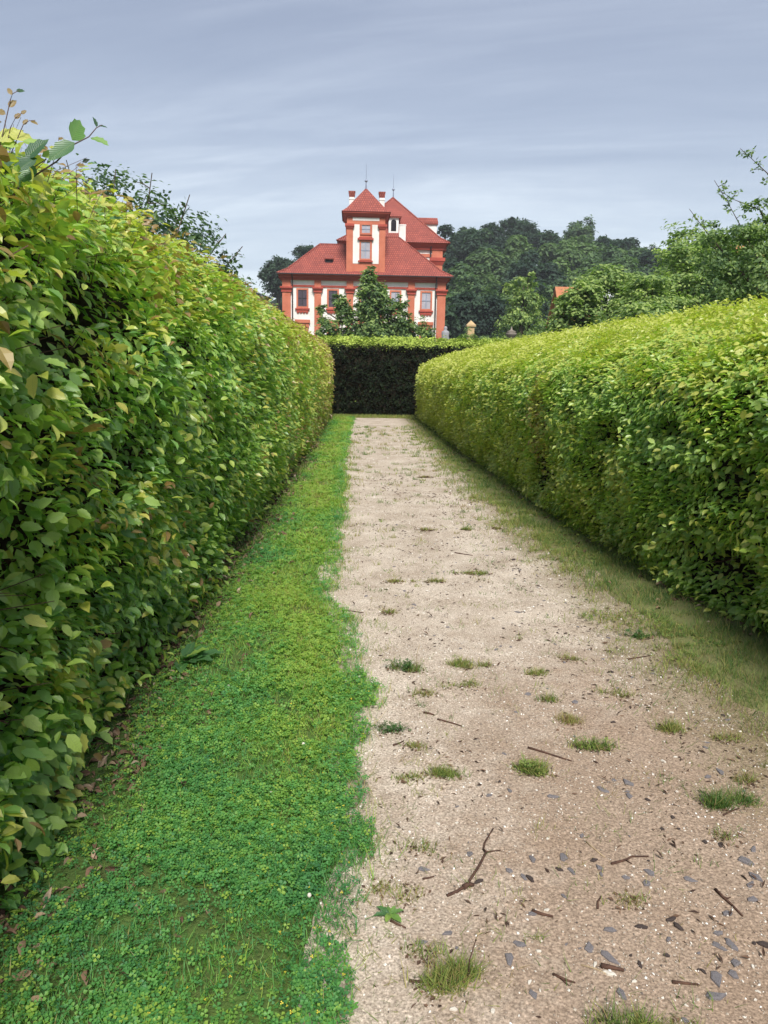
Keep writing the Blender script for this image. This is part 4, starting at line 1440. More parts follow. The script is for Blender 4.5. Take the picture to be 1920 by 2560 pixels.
# ------------------------------------------------------------------ grass on the verges
BL_V = np.array([(-.5, 0, 0), (.5, 0, 0), (-.34, .16, .55), (.34, .16, .55), (0, .48, 1.0)])
BL_Q = np.array([(0, 1, 3, 2)])
BL_T = np.array([(2, 3, 4)])
CV = []
CT = []
for k_ in range(3):
    a = k_*2.094
    R = np.array([[math.cos(a), -math.sin(a)], [math.sin(a), math.cos(a)]])
    for p in ((0.06, 0, 0), (.62, .42, .10), (.92, 0, .02), (.62, -.42, .10)):
        q = R @ np.array(p[:2])
        CV.append((q[0], q[1], p[2]))
    b_ = 4*k_
    CT += [(b_, b_+2, b_+1), (b_, b_+3, b_+2)]
CV = np.array(CV); CT = np.array(CT)


def blades(pos, h, w, lean, rng):
    n = len(pos)
    a = rng.uniform(0, 6.283, n)
    X = np.stack([np.cos(a), np.sin(a), 0*a], 1)
    Yv = np.stack([-np.sin(a), np.cos(a), 0*a], 1)
    tl = rng.normal(0, lean, (n, 2))
    Z = norm(np.stack([tl[:, 0], tl[:, 1], np.ones(n)], 1))
    return scatter(BL_V, [BL_Q, BL_T], pos, X, Yv, Z, np.stack([w, h, h], 1))


def clovers(pos, s, rng, tilt=.35):
    n = len(pos)
    Z = norm(np.stack([rng.normal(0, tilt, n), rng.normal(0, tilt, n), np.ones(n)], 1))
    X, Y, Z = frames(Z, rng.normal(0, 1, (n, 3)))
    return scatter(CV, [CT], pos, X, Y, Z, s)


def join_grass(name, pieces, mat):
    Vs, Q, T, tt = [], [], [], []
    o = 0
    for (V, G, k), tint in pieces:
        if not len(V): continue
        Vs.append(V)
        for g_ in G:
            (Q if g_.shape[1] == 4 else T).append(g_+o)
        tt.append(np.repeat(np.clip(tint, 0, 1), k))
        o += len(V)
    gr = ([np.concatenate(Q)] if Q else [])+([np.concatenate(T)] if T else [])
    return np_mesh(name, np.concatenate(Vs), gr, mat, {'tint': np.concatenate(tt)})


def verge_left():
    rng = np.random.default_rng(33)
    pieces = []
    for (ya, yb, dens_b, dens_c, f) in ((.6, 3.2, 9500, 17000, 1.0), (3.2, 6, 8000, 8500, 1.2), (6, 12, 3600, 2200, 1.9), (12, 26.2, 1300, 600, 3.0)):
        A_ = 1.35*(yb-ya)
        for kind, dens in (('b', dens_b), ('c', dens_c)):
            n = int(A_*dens)
            y = rng.uniform(ya, yb, n)
            x = rng.uniform(-1.2, .22, n)
            P = np.stack([x, y, 0*x], 1)
            xs = shift_l(y)
            edge = edge_l(y) + (fbm(P, .07, 83, 2)-.5)*.10 - np.abs(rng.normal(0, .05, n))
            inside = x < edge
            # thin and littered right below the hedge
            foot = np.clip((x-(-1.05+xs))/.28, 0, 1)
            bare = fbm(P, .22, 85, 3)
            keep = inside & (rng.uniform(0, 1, n) < (.12+.88*foot)*np.clip((bare-.22)*5, .25, 1))
            patch = fbm(P, .35, 87, 3)
            if kind == 'c':
                keep &= rng.uniform(0, 1, n) < np.clip((patch-.30)*5, .15, 1)
            P, x, y, foot, patch, edge = P[keep], x[keep], y[keep], foot[keep], patch[keep], edge[keep]
            n = len(P)
            big = fbm(P, .7, 89, 2)
            t = .48+.65*(big-.5)+.18*rng.normal(0, 1, n)*.8+.10*(patch-.5)
            t += .28*np.clip(1-np.abs((x-xl(y)+.33)/.30), 0, 1)*np.clip((y-1.9)/2, .2, 1)      # yellower band trodden along the middle
            t -= .14*np.clip((2.9-y)/1.0, 0, 1)
            t -= .16*np.clip(1-(edge-x)/.16, 0, 1)*(big > .45)
            dry = rng.uniform(0, 1, n) < (.04+.35*(1-foot))
            t[dry] = rng.uniform(.86, 1.0, dry.sum())
            hum = .75+.7*fbm(P, .18, 91, 2)
            zl = .015+(rng.uniform(0, 1, n)**1.0)*.035*hum
            if kind == 'b':
                P[:, 2] = .005
                pieces.append((blades(P, rng.uniform(.025, .060, n)*hum*(1+.10*(f-1)), rng.uniform(.0022, .0042, n)*f, .40, rng), t+.08))
            else:
                P[:, 2] = zl
                pieces.append((clovers(P, rng.uniform(.0085, .016, n)*f, rng), np.minimum(t*.85+.06, .70)))
    # taller ragged tussocks, straw and the fringe creeping over the gravel
    nc_ = 420
    yc = .8+rng.uniform(0, 1, nc_)**1.5*12
    xc = np.where(rng.uniform(0, 1, nc_) < .5, edge_l(yc)-np.abs(rng.normal(0, .06, nc_))+.02, rng.uniform(-1.0, .0, nc_))
    for c_ in range(nc_):
        m_ = int(rng.integers(5, 20) if yc[c_] > 3.2 else rng.integers(2, 8))
        P = np.stack([xc[c_]+rng.normal(0, .022, m_), yc[c_]+rng.normal(0, .022, m_), np.full(m_, .004)], 1)
        f_ = max(1., yc[c_]/4)
        tt_ = rng.uniform(.25, .8)+rng.normal(0, .12, m_)
        st_ = rng.uniform(0, 1, m_) < .2
        tt_[st_] = rng.uniform(.9, 1, st_.sum())
        pieces.append((blades(P, rng.uniform(.035, .095, m_), rng.uniform(.0018, .0036, m_)*f_, .55, rng), tt_))
    # yellow bird's-foot flowers
    return join_grass('grass', pieces, M_GRASS)


go = add('verge_grass', verge_left())
tag(go, 'lush green clover and grass strip between the left hedge and the gravel path', 'grass', kind='stuff')


def verge_right():
    rng = np.random.default_rng(34)
    pieces = []
    for (ya, yb, dens, f) in ((1.5, 4.5, 13000, 1.0), (4.5, 8, 9500, 1.25), (8, 14, 4200, 1.9), (14, 26.2, 1700, 3.0)):
        n = int(1.5*(yb-ya)*dens)
        y = rng.uniform(ya, yb, n)
        x = rng.uniform(1.35, 2.85, n)
        P = np.stack([x, y, 0*x], 1)
        e_ = xr(y)+(fbm(P, .4, 181, 3)-.5)*.55
        dens_f = np.clip((x-e_+.28)/.60, 0, 1)**1.4
        clumpy = np.clip((fbm(P, .16, 183, 3)-.33)*5, .12, 1)
        keep = (rng.uniform(0, 1, n) < dens_f*clumpy) & (x < 2.5+shift_r(y))
        P, x, y = P[keep], x[keep], y[keep]
        n = len(P)
        big = fbm(P, .5, 187, 3)
        t = .46+.7*(big-.5)+rng.normal(0, .14, n)
        t += .22*np.clip(1-(x-xr(y))/.35, 0, 1)
        dry = rng.uniform(0, 1, n) < .22
        t[dry] = rng.uniform(.85, 1.0, dry.sum())
        P[:, 2] = .004
        hum = .6+.8*fbm(P, .2, 191, 2)
        pieces.append((blades(P, rng.uniform(.03, .085, n)*hum*(1+.1*(f-1)), rng.uniform(.002, .0036, n)*f, .5, rng), t))
        c = rng.uniform(0, 1, n) < .35*(big > .5)
        Pc = P[c].copy(); Pc[:, 2] = rng.uniform(.012, .04, len(Pc))
        pieces.append((clovers(Pc, rng.uniform(.008, .013, len(Pc))*f, rng), t[c]-.2))
    return join_grass('grass', pieces, M_TUFT)


go = add('verge_grass', verge_right())
tag(go, 'thin dry olive grass strip between the gravel path and the right hedge', 'grass', kind='stuff')

# thin strip of grass at the foot of the far hedge
rng = np.random.default_rng(35)
n = 5200
P = np.stack([rng.uniform(-1.0, 2.6, n), 25.2+rng.uniform(0, 1, n)**.7*1.0, np.full(n, .0)], 1)
me = join_grass('grass', [(blades(P, rng.uniform(.05, .12, n), rng.uniform(.008, .016, n), .4, rng), (.72+rng.normal(0, .15, n)))], M_TUFT)
tag(add('verge_grass', me), 'low grass fringe at the foot of the dark far hedge', 'grass', kind='stuff')

# stray weeds over the path
rng = np.random.default_rng(36)
pieces = []
# dry fringe where the left turf thins out into the gravel
n = 5200
y = 1.4+rng.uniform(0, 1, n)**1.4*16
P0 = np.stack([0*y, y, 0*y], 1)
x = edge_l(y)+np.abs(rng.normal(0, .075, n))-.03
P = np.stack([x, y, path_z(x, y)], 1)
kp = rng.uniform(0, 1, n) < np.clip((fbm(P, .14, 361, 3)-.42)*6, .02, 1)
P = P[kp]; n = len(P)
pieces.append((blades(P, rng.uniform(.012, .045, n)*(1+.04*P[:, 1]), rng.uniform(.0016, .003, n)*np.maximum(1, P[:, 1]/4), .8, rng), rng.uniform(.45, 1.0, n)))
for c_ in range(1200):
    y = 1.6+rng.uniform(0, 1)**1.3*20
    u = rng.uniform(.05, 1)
    x = float(xl(y))+u*(float(xr(y))-float(xl(y)))
    if rng.uniform() > .22+.7*abs(u-.45)*1.4: continue
    m_ = rng.integers(5, 26)
    w_ = rng.uniform(.02, .07)
    P = np.stack([x+rng.normal(0, w_, m_), y+rng.normal(0, w_*.7, m_), np.full(m_, float(path_z(x, y)[0]))], 1)
    f = max(1, y/4)
    pieces.append((blades(P, rng.uniform(.012, .045, m_)*(1+.05*y), rng.uniform(.0018, .003, m_)*f, .75, rng), rng.uniform(.35, .95)+rng.normal(0, .1, m_)))
tag(add('path_weeds', join_grass('weeds', pieces, M_TUFT)), 'thin stray weed seedlings scattered over the gravel path', 'weeds', kind='stuff')

# ------------------------------------------------------------------ clumps growing on the path
TUFTS = [
    # x, y, width, height, n, tint, kind, label
    (.34, 3.89, .22, .075, 260, .55, 'mix', 'wide green grass clump with dark clover on its left, left of the yellow mat'),
    (.66, 3.95, .27, .055, 330, .72, 'b', 'wide yellow green mat of grass beside the clover clump in the middle distance'),
    (1.00, 3.87, .14, .045, 150, .72, 'b', 'narrow yellow green grass clump right of the wide mat in the middle distance'),
    (.54, 3.70, .23, .028, 170, .66, 'b', 'thin flat grass streak just in front of the wide yellow green mat'),
    (.39, 3.57, .12, .04, 100, .82, 'b', 'small dry grass clump in front of the clover clump near the left grass'),
    (1.01, 3.52, .08, .055, 110, .60, 'b', 'small upright bright grass clump in the centre right of the path'),
    (.18, 3.19, .14, .05, 120, .10, 'c', 'compact dark green clover cushion close to the left grass edge'),
    (.28, 3.04, .11, .035, 100, .70, 'b', 'low pale grass clump just in front of the dark clover cushion'),
    (1.02, 3.30, .15, .05, 200, .88, 'b', 'brownish dry grass cushion right of the path centre'),
    (1.08, 3.04, .17, .065, 170, .55, 'w', 'sprawling bright green weed with a dark clod at its right end'),
    (.42, 2.79, .20, .045, 300, .62, 'b', 'wide flat grass clump left of centre behind the forked twig'),
    (.25, 2.79, .11, .03, 90, .66, 'b', 'low thin grass patch joining the left end of the wide flat clump'),
    (.81, 2.83, .19, .065, 300, .58, 'w', 'two-lobed grass clump in the centre, below the long straight twig'),
    (1.47, 2.56, .20, .085, 420, .38, 'b', 'biggest dark green grass tuft near the right edge of the photo'),
    (1.60, 2.74, .11, .06, 70, .78, 'b', 'thin pale grass tuft behind the biggest dark green tuft'),
    (1.52, 3.17, .13, .07, 200, .70, 'b', 'pale yellow green grass tuft toward the right verge'),
    (1.72, 3.10, .12, .06, 90, .75, 'b', 'thin yellowish tuft between the pale tuft and the right photo edge'),
    (.98, 5.89, .30, .035, 260, .68, 'b', 'flat olive grass patch far out in the middle of the path'),
    (.66, 5.66, .14, .05, 90, .72, 'b', 'small tuft left of the flat olive patch far out on the path'),
    (.39, 5.64, .24, .04, 110, .80, 'b', 'sparse straw coloured patch far out near the left grass'),
    (1.21, 7.6, .13, .05, 90, .60, 'b', 'larger green one of the two distant tufts side by side'),
    (1.52, 7.68, .10, .05, 60, .85, 'b', 'brownish one of the two distant tufts side by side'),
    (.83, 7.61, .18, .04, 70, .78, 'b', 'sparse distant tuft left of the pair of tufts'),
    (.30, 4.90, .11, .045, 80, .72, 'b', 'single small tuft near the left grass beyond the clover clump'),
    (1.29, 4.06, .13, .045, 70, .76, 'b', 'sparse tuft toward the right verge in the middle distance'),
    (.13, 2.10, .17, .03, 120, .80, 'b', 'sparse pale grass patch by the left grass edge near the camera'),
    (.30, 1.75, .22, .07, 420, .68, 'b', 'largest grass clump at the bottom of the photo, one tall stalk in it'),
    (.91, 2.05, .07, .035, 70, .80, 'b', 'tiny dry tuft right of the forked twig'),
    (1.36, 2.37, .05, .035, 60, .62, 'b', 'tiny green tuft beside a thin twig near the right edge'),
    (.72, 1.59, .12, .08, 170, .55, 'b', 'green tuft cut off by the bottom edge of the photo right of centre'),
    (.86, 1.57, .09, .05, 60, .70, 'b', 'thin grass tuft cut off by the bottom edge, right of the greener one'),
    (1.12, 11.4, .22, .05, 90, .88, 'b', 'brown weed spot far away in the middle of the path'),
    (1.85, 4.44, .19, .055, 190, .20, 'mix', 'dark green clover clump in the dry right verge'),
    (1.39, 3.58, .18, .04, 120, .72, 'b', 'loose pale tuft between path and right verge, near the lone dark stone'),
    (.26, 2.33, .06, .05, 50, .62, 'b', 'small tuft with one upright blade at the left grass edge'),
    (.22, 1.86, .07, .045, 60, .6, 'b', 'small tuft at the left grass edge nearest the bottom of the photo'),
]


def tuft(x, y, w, h, n, t, kind, label, i):
    rng = np.random.default_rng(2000+i)
    root = empty('grass_tuft', (x, y, float(path_z(x, y)[0])))
    tag(root, label, 'grass tuft', 'grass tufts growing on the gravel path')
    k_ = max(2, int(w/.045))
    cs_ = np.stack([rng.uniform(-.5, .5, k_)*w*.85, rng.uniform(-.5, .5, k_)*w*.28, np.zeros(k_)], 1)
    f = max(1.0, y/3.6)
    n = int(n*1.5)

    def spread(m):
        c = cs_[rng.integers(0, k_, m)]
        return c+np.stack([rng.normal(0, .026, m), rng.normal(0, .017, m), np.full(m, .001)], 1)
    pieces = []
    nb = n if kind in 'bw' else int(n*.55) if kind == 'mix' else int(n*.1)
    if nb:
        P = spread(nb)
        hh = h*rng.uniform(.3, 1.0, nb)
        tb = t+rng.normal(0, .17, nb)
        dr = rng.uniform(0, 1, nb) < .10
        tb[dr] = rng.uniform(.88, 1, dr.sum())
        pieces.append((blades(P, hh, rng.uniform(.0018, .0036, nb)*f*(1.5 if kind == 'w' else 1), .62 if kind != 'w' else .95, rng), tb))
    nc = 0 if kind == 'b' else int(n*.9) if kind == 'c' else int(n*.5) if kind == 'mix' else int(n*.2)
    if nc:
        P = spread(nc)
        if kind == 'mix': P[:, 0] = -np.abs(P[:, 0])
        P[:, 2] = rng.uniform(.006, h*.8, nc)
        pieces.append((clovers(P, rng.uniform(.006, .0105, nc)*f, rng, .5), (t if kind != 'mix' else .16)+rng.normal(0, .1, nc)))
    add('blades', join_grass('blades', pieces, M_TUFT), root)['kind'] = 'stuff'
    # dark litter at its foot, painting the tuft's shade on the gravel
    m = int(20+w*160)
    P = spread(m)*np.array([1.12, 1.5, 1])+np.array([0, -.008, .002])
    V, G, kk = scatter(LF_V, LF_G, P, *frames(norm(np.array([0, 0, 1.])+rng.normal(0, .3, (m, 3))), rng.normal(0, 1, (m, 3))), rng.uniform(.008, .022, m)*f)
    add('shade_litter', np_mesh('shade_litter', V, G, M_LITTER, {'tint': np.repeat(rng.uniform(0, .45, m), kk)}), root)['kind'] = 'stuff'
    return root


for i, a in enumerate(TUFTS):
    r_ = tuft(*a, i)
    if a[7].startswith('largest grass clump'):
        MB().tube([(.03, .0, 0), (.035, .01, .06), (.05, .015, .115)], [.0022, .0018, .0012], 5).build('stalk', M_TWIG, r_, True)
        MB().tube([(.05, .015, .115), (.056, .016, .135), (.066, .016, .14)], [.0028, .003, .001], 5).build('seed_head', M_TWIG_PALE, r_, True)
    if a[7].startswith('wide green grass clump'):
        MB().tube([(.03, .0, 0), (.03, .01, .09), (.045, .015, .15)], [.002, .0016, .001], 5).build('stalk', M_TWIG_PALE, r_, True)

# broad-leaved rosette
ro_ = empty('rosette_weed', (.13, 2.01, float(path_z(.13, 2.01)[0])))
tag(ro_, 'flat broad-leaved rosette weed on the gravel near the left grass edge', 'weed')
for a, l, tn in ((.2, .045, .35), (1.0, .035, .5), (2.6, .05, .2), (3.4, .055, .12), (4.4, .05, .62), (5.3, .06, .55), (1.8, .03, .4)):
    d_ = np.array([[math.cos(a), math.sin(a), .25]])
    X, Y, Z = frames(np.array([[-.3*math.cos(a), -.3*math.sin(a), 1.0]]), d_)
    leaf_obj(ro_, (0, 0, .006), X[0], Y[0]*.75, Z[0], l, tn)

# ------------------------------------------------------------------ stones, gravel and debris on the path
rng = np.random.default_rng(44)
STV = []
for v in range(6):
    rr = np.random.default_rng(900+v)
    m_ = (5, 6, 7, 6, 5, 8)[v]
    a = np.sort(np.arange(m_)/m_*6.283+rr.uniform(-.3, .3, m_))
    r1 = rr.uniform(.30, .60, m_)
    asp = rr.uniform(.55, .85)
    ring0 = np.stack([np.cos(a)*r1*1.04, np.sin(a)*r1*asp*1.04, np.full(m_, -.12)], 1)
    ring1 = np.stack([np.cos(a)*r1, np.sin(a)*r1*asp, np.full(m_, .10)+rr.uniform(-.03, .03, m_)], 1)
    ring2 = np.stack([np.cos(a)*r1*.72, np.sin(a)*r1*asp*.72, np.full(m_, .17)+rr.uniform(-.035, .035, m_)], 1)
    V = np.concatenate([ring0, ring1, ring2])
    Q = [(j, (j+1) % m_, m_+(j+1) % m_, m_+j) for j in range(m_)]+[(m_+j, m_+(j+1) % m_, 2*m_+(j+1) % m_, 2*m_+j) for j in range(m_)]
    STV.append((V, Q, tuple(range(2*m_, 3*m_))))


def stone_mesh(v, mat):
    V, Q, top = STV[v]
    me = bpy.data.meshes.new('stone')
    me.from_pydata([tuple(p) for p in V], [], Q+[top])
    me.materials.append(mat)
    me.update()
    return me


ST_SL = [stone_mesh(v, M_SLATE) for v in range(6)]
ST_DK = [stone_mesh(v, M_SLATE_D) for v in range(6)]
ST_PL = [stone_mesh(v, M_PALE) for v in range(6)]


def stone(x, y, s, kind='s', flat=1.0, dark=None):
    L = {'s': ST_SL, 'd': ST_DK, 'p': ST_PL}[kind]
    o = add('stone', L[int(rng.integers(0, 6))], path)
    o.location = (x, y, float(path_z(x, y)[0])+.002)
    o.scale = (s*rng.uniform(.8, 1.3), s*rng.uniform(.7, 1.0), s*flat*.75)
    o.rotation_euler = (rng.uniform(-.12, .12), rng.uniform(-.12, .12), rng.uniform(0, 6.28))


# flat grey slates picked out in the photograph
for x, y, s in [(.42, 2.29, .045), (.25, 2.22, .04), (.54, 2.20, .035), (.58, 2.17, .042), (.63, 2.26, .035), (.30, 1.93, .04), (.22, 1.90, .03), (.50, 1.88, .035),
                (.46, 1.82, .055), (.57, 2.0, .04), (.50, 1.70, .035), (.64, 2.68, .045), (.80, 2.64, .05), (.74, 2.27, .05), (.75, 2.20, .04), (.85, 2.21, .035),
                (.92, 2.16, .045), (1.01, 2.18, .055), (.98, 2.13, .04), (1.13, 2.15, .04), (1.43, 2.30, .045), (1.37, 2.24, .06), (1.36, 2.16, .05), (1.32, 2.12, .04),
                (1.29, 2.05, .05), (1.18, 1.99, .05), (.79, 1.93, .05), (.70, 1.86, .05), (.75, 1.83, .06), (1.11, 1.91, .045), (1.09, 1.86, .045), (1.13, 1.87, .04),
                (1.11, 1.80, .05), (1.08, 1.76, .055), (1.03, 1.75, .06), (.74, 1.70, .055), (.99, 1.69, .065), (1.11, 2.64, .05), (1.02, 2.69, .05), (1.09, 2.76, .04),
                (1.56, 2.81, .05), (1.49, 2.77, .05), (.95, 1.89, .03), (1.14, 2.73, .05), (.93, 3.6, .05), (1.15, 3.5, .05)]:
    stone(x, y, s*1.0, 's', rng.uniform(.5, .9))
for x, y, s in [(.71, 2.21, .028), (1.00, 1.94, .045), (.99, 1.97, .03), (.89, 1.94, .03), (1.17, 2.61, .03), (1.22, 2.49, .03), (1.21, 2.42, .022), (1.15, 2.42, .025),
                (1.23, 1.86, .045), (1.20, 1.87, .02), (1.0, 1.77, .022), (.83, 1.80, .022), (1.44, 6.34, .055), (1.84, 3.34, .03), (1.26, 3.26, .03), (.92, 1.83, .028),
                (.60, 2.16, .03), (1.11, 3.9, .03), (1.38, 4.5, .03), (1.2, 4.9, .035), (1.0, 4.6, .03), (.43, 2.15, .03)]:
    stone(x, y, s*1.0, 'd', 1.1)
for x, y, s in [(.40, 2.47, .026), (.33, 2.47, .03), (.47, 2.43, .016), (.26, 2.38, .02), (.73, 1.77, .045), (.79, 1.74, .03), (.28, 1.66, .035), (.38, 1.65, .03),
                (.5, 1.74, .022), (.52, 1.71, .02), (1.12, 1.70, .022), (.55, 1.85, .03), (1.1, 2.28, .014), (.62, 2.05, .016), (.9, 1.66, .02), (.70, 1.80, .028)]:
    stone(x, y, s*.75, 'p', 1.0)
for k_ in range(200):
    y = 1.6+rng.uniform()**1.4*6.5
    w_ = float(xr(y))-float(xl(y))
    x = float(xl(y))+w_*(.12+.86*rng.uniform()**.75)
    c = rng.uniform()
    stone(x, y, rng.uniform(.010, .026)*(1+.08*y), 's' if c < .55 else 'd' if c < .75 else 'p', rng.uniform(.6, 1.3))

# loose gravel grains
OC_V = np.array([(.5, 0, 0), (-.5, 0, 0), (0, .42, 0), (0, -.42, 0), (0, 0, .3), (0, 0, -.3)])
OC_T = np.array([(0, 2, 4), (2, 1, 4), (1, 3, 4), (3, 0, 4), (2, 0, 5), (1, 2, 5), (3, 1, 5), (0, 3, 5)])
pieces = []
for ya, yb, dens, f in ((1.4, 2.6, 6500, 1.0), (2.6, 4.5, 3600, 1.15), (4.5, 9, 1000, 1.6), (9, 18, 220, 2.4)):
    n = int(2.2*(yb-ya)*dens)
    y = rng.uniform(ya, yb, n)
    x = xl(y)-.12+rng.uniform(0, 1, n)*(xr(y)-xl(y)+.35)
    P = np.stack([x, y, path_z(x, y)+.0015], 1)
    keep = rng.uniform(0, 1, n) < np.clip((fbm(P, .25, 301, 3)-.25)*2.4, .15, 1)
    P = P[keep]; n = len(P)
    X, Y, Z = frames(norm(np.array([0, 0, 1.])+rng.normal(0, .5, (n, 3))), rng.normal(0, 1, (n, 3)))
    s = (.0032+.0095*rng.uniform(0, 1, n)**3.0)*f
    t = np.clip(rng.normal(.52, .24, n), 0, 1)
    wh = rng.uniform(0, 1, n) < .08
    t[wh] = rng.uniform(.85, 1, wh.sum())
    pieces.append((scatter(OC_V, [OC_T], P, X, Y, Z, s), t))
tag(add('gravel', join_grass('gravel', pieces, M_GRAVEL)), 'loose pale gravel grains strewn over the path', 'gravel', kind='stuff')

# dark bits of bark and leaf debris on the path
n = 9000
y = 1.5+rng.uniform(0, 1, n)**1.5*10
x = xl(y)+(xr(y)-xl(y)+.25)*rng.uniform(0, 1, n)**.75
P = np.stack([x, y, path_z(x, y)+.004], 1)
keep = rng.uniform(0, 1, n) < np.clip((fbm(P, .4, 311, 3)-.36)*4, .05, 1)
P = P[keep]; n = len(P)
X, Y, Z = frames(norm(np.array([0, 0, 1.])+rng.normal(0, .35, (n, 3))), rng.normal(0, 1, (n, 3)))
sc = (.007+.026*rng.uniform(0, 1, n)**3)*(1+.10*P[:, 1])
V, G, kk = scatter(LF_V*np.array([1, .45, 1]), LF_G, P, X, Y, Z, sc)
tag(add('bark_debris', np_mesh('bark_debris', V, G, M_LITTER, {'tint': np.repeat(np.clip(rng.normal(.08, .16, n), 0, 1), kk)})),
    'dark scraps of bark and dead leaf scattered over the path', 'debris', kind='stuff')

# leaf litter along the foot of the hedges
pieces = []
for sgn in (-1, 1):
    n = 9000 if sgn < 0 else 3000
    y = 1.2+rng.uniform(0, 1, n)**1.5*16
    if sgn < 0:
        x = -1.30+shift_l(y)+np.abs(rng.normal(0, .26, n))
    else:
        x = 2.5+shift_r(y)-np.abs(rng.normal(0, .22, n))
    P = np.stack([x, y, rng.uniform(.012, .03, n)], 1)
    keep = rng.uniform(0, 1, n) < np.clip((fbm(P, .4, 321, 2)-.25)*3, .1, 1)
    P = P[keep]; n = len(P)
    X, Y, Z = frames(norm(np.array([0, 0, 1.])+rng.normal(0, .5, (n, 3))), rng.normal(0, 1, (n, 3)))
    pieces.append((scatter(LM_V*np.array([1, .8, 2]), LM_G, P, X, Y, Z, rng.uniform(.022, .05, n)*(1+.05*P[:, 1])), np.clip(rng.normal(.42, .25, n), 0, 1)))
tag(add('leaf_litter', join_grass('leaf_litter', pieces, M_LITTER)), 'brown fallen leaf litter along the foot of the hedges', 'leaf litter', kind='stuff')

# white clover heads in the left strip
mbf = MB()
for x, y in ((-.12, 2.05), (.05, 3.72), (-.02, 3.66), (-.38, 3.25), (-.2, 3.0), (-.62, 3.6), (.0, 4.1), (-.3, 2.62)):
    mbf.lathe([(.001, .034), (.005, .037), (.007, .042), (.005, .047), (.001, .049)], x, y, 8)
tag(mbf.build('clover_blossom', M_PALE), 'tiny white clover blossoms in the green strip left of the path', 'flowers', kind='stuff')
# yellow blossom dots
n = 260
y = 1.5+rng.uniform(0, 1, n)**1.4*5
x = xl(y)-np.abs(rng.normal(0, .22, n))-.03
P = np.stack([x, y, rng.uniform(.035, .06, n)], 1)
M_YELLOW = tint_mat('yellow_petal', [(0, (.42, .36, .03)), (1, (.62, .50, .05))], .6)
X, Y, Z = frames(norm(np.array([0, 0, 1.])+rng.normal(0, .4, (n, 3))), rng.normal(0, 1, (n, 3)))
V, G, kk = scatter(CV, [CT], P, X, Y, Z, rng.uniform(.003, .006, n))
tag(add('yellow_blossom', np_mesh('yellow_blossom', V, G, M_YELLOW, {'tint': np.repeat(rng.uniform(0, 1, n), kk)})),
    'tiny yellow blossoms dotted through the clover strip', 'flowers', kind='stuff')


wd = empty('leafy_weed', (-.93, 3.95, 0))
tag(wd, 'dark green long leaved weed growing out of the foot of the left hedge', 'weed')
for a, l, e_, tn in ((-.3, .20, .35, .1), (.25, .24, .25, .15), (.7, .18, .5, .2), (-.9, .17, .4, .1), (-1.4, .19, .3, .25), (1.3, .16, .6, .12), (-.6, .14, .8, .3), (.0, .17, .7, .6), (-1.0, .12, .9, .2)):
    d_ = norm(np.array([[math.cos(a), math.sin(a), e_]]))
    X, Y, Z = frames(np.array([[-e_*math.cos(a), -e_*math.sin(a), 1.0]]), d_)
    leaf_obj(wd, (0, 0, .03), X[0], Y[0]*.8, Z[0], l, tn)

# ------------------------------------------------------------------ twigs lying on the path
def twig(pts, r0, label, mat=None, side=()):
    p0 = np.array(pts[0])
    z0_ = float(path_z(p0[0], p0[1])[0])
    o = empty('twig', (p0[0], p0[1], z0_))
    tag(o, label, 'twig', 'fallen twigs on the path')
    q = [(p[0]-p0[0], p[1]-p0[1], (p[2] if len(p) > 2 else 0)+r0*.7+float(path_z(p[0], p[1])[0])-z0_) for p in pts]
    MB().tube(q, [r0*(1-.5*i/(len(q)-1)) for i in range(len(q))], 6).build('stick', mat or M_TWIG, o, True)
    for s in side:
        qs = [(p[0]-p0[0], p[1]-p0[1], (p[2] if len(p) > 2 else 0)+r0*.6+float(path_z(p[0], p[1])[0])-z0_) for p in s]
        MB().tube(qs, [r0*.6*(1-.5*i/(len(qs)-1)) for i in range(len(qs))], 5).build('side_shoot', mat or M_TWIG, o, True)
    return o


twig([(.315, 2.088), (.35, 2.105), (.387, 2.127, .006), (.40, 2.15, .008), (.44, 2.213, .01), (.476, 2.285, .008), (.470, 2.31), (.482, 2.348), (.505, 2.39), (.527, 2.428)], .0055,
     'long crooked branch bent twice, lying in the near middle of the path', side=[[(.476, 2.285, .008), (.50, 2.30), (.53, 2.305)]])
o = twig([(.372, 2.118), (.39, 2.125, .006), (.408, 2.128)], .010, 'short black chunk of bark under the lower bend of the crooked branch')
twig([(.794, 3.025), (.85, 2.99), (.91, 2.95), (.96, 2.916)], .0055, 'long straight dark twig just behind the two-lobed grass clump')
twig([(.895, 2.228), (.95, 2.245), (.98, 2.262), (1.037, 2.262)], .0048, 'slightly curved brown twig right of the crooked branch', side=[[(.95, 2.245), (.96, 2.232), (.965, 2.225)]])
twig([(1.193, 2.097), (1.20, 2.06), (1.212, 2.02), (1.22, 1.975)], .0055, 'dark stick slanting down onto a slate near the right edge', side=[[(1.20, 2.06), (1.215, 2.055), (1.225, 2.06)]])
twig([(.846, 2.355), (.86, 2.32), (.885, 2.262)], .003, 'thin pale straw above the slightly curved brown twig', M_TWIG_PALE)
twig([(.421, 3.303), (.45, 3.285), (.49, 3.262), (.529, 3.232)], .005, 'thin dark twig slanting right of the dark clover cushion')
twig([(.36, 3.37), (.39, 3.36), (.41, 3.345)], .006, 'short thick stub of wood behind the slanting thin twig')
twig([(.195, 3.05), (.22, 3.065), (.245, 3.09)], .005, 'short reddish twig in front of the dark clover cushion')
twig([(.13, 1.985), (.15, 1.97), (.175, 1.955)], .0045, 'short twig below the rosette weed')
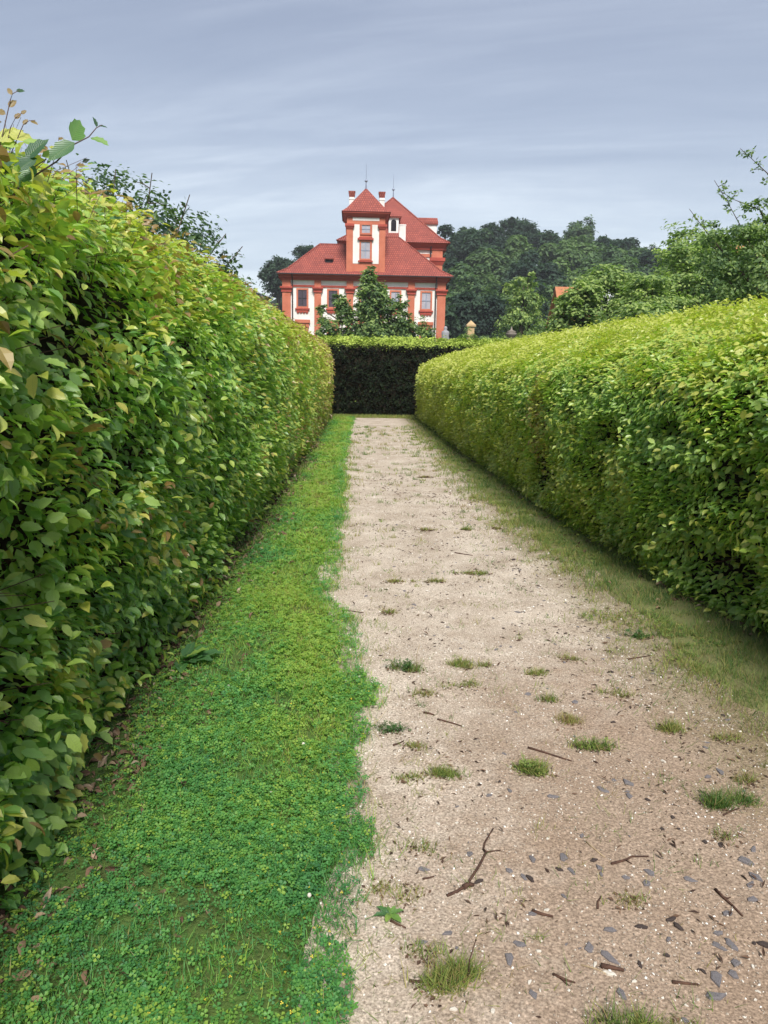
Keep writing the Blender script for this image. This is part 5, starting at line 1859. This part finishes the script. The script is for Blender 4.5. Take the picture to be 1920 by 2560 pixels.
twig([(.57, 2.01), (.60, 1.995), (.63, 1.985)], .006, 'short stick with one end on a slate right of the crooked branch')
twig([(.245, 2.17), (.27, 2.175), (.29, 2.183)], .0035, 'tiny twig left of the crooked branch')
twig([(.17, 1.755), (.195, 1.752), (.215, 1.75)], .0045, 'two-armed twig left of the largest bottom clump', side=[[(.18, 1.725), (.20, 1.735), (.225, 1.745)]])
twig([(.57, 1.765), (.60, 1.745), (.625, 1.735)], .0045, 'forked twig right of the largest bottom clump', side=[[(.585, 1.755), (.60, 1.732), (.605, 1.725)]])
twig([(1.42, 2.50), (1.46, 2.525), (1.505, 2.545)], .004, 'thin twig rising from the tiny green tuft at the right edge')
twig([(.78, 2.02), (.79, 2.05), (.81, 2.075)], .004, 'short pale topped twig standing apart in the lower right')
twig([(.66, 1.80), (.70, 1.785), (.725, 1.765)], .0022, 'long thin straw at the bottom right of the largest clump', M_TWIG_PALE)
twig([(.715, 1.792), (.745, 1.785), (.775, 1.775)], .008, 'short thick dark stick behind a pale flat stone near the bottom')
twig([(.895, 1.735), (.93, 1.73), (.965, 1.725)], .005, 'straight dark stick near the bottom right between slates')
twig([(-.06, 4.95), (.02, 4.93), (.09, 4.90)], .005, 'dark twig at the left path edge in the middle distance')
twig([(1.62, 4.05), (1.70, 4.08), (1.78, 4.11)], .005, 'twig lying at the edge of the dry right verge')
twig([(.95, 6.6), (1.02, 6.55), (1.10, 6.5)], .006, 'distant twig in the middle of the path beyond the flat olive patch')
# thin air between the garden and the wooded hill
mz = bpy.data.materials.new('haze')
mz.use_nodes = True
tz = mz.node_tree
for n_ in list(tz.nodes):
    tz.nodes.remove(n_)
oz = tz.nodes.new('ShaderNodeOutputMaterial')
pv = tz.nodes.new('ShaderNodeVolumePrincipled')
pv.inputs['Color'].default_value = (0.86, 0.90, 0.96, 1)
pv.inputs['Density'].default_value = 0.00035
tz.links.new(pv.outputs[0], oz.inputs['Volume'])
tag(MB().box(-1510, 1510, -310, 2510, -2.5, 62).build('haze', mz), kind='stuff')
print('built')
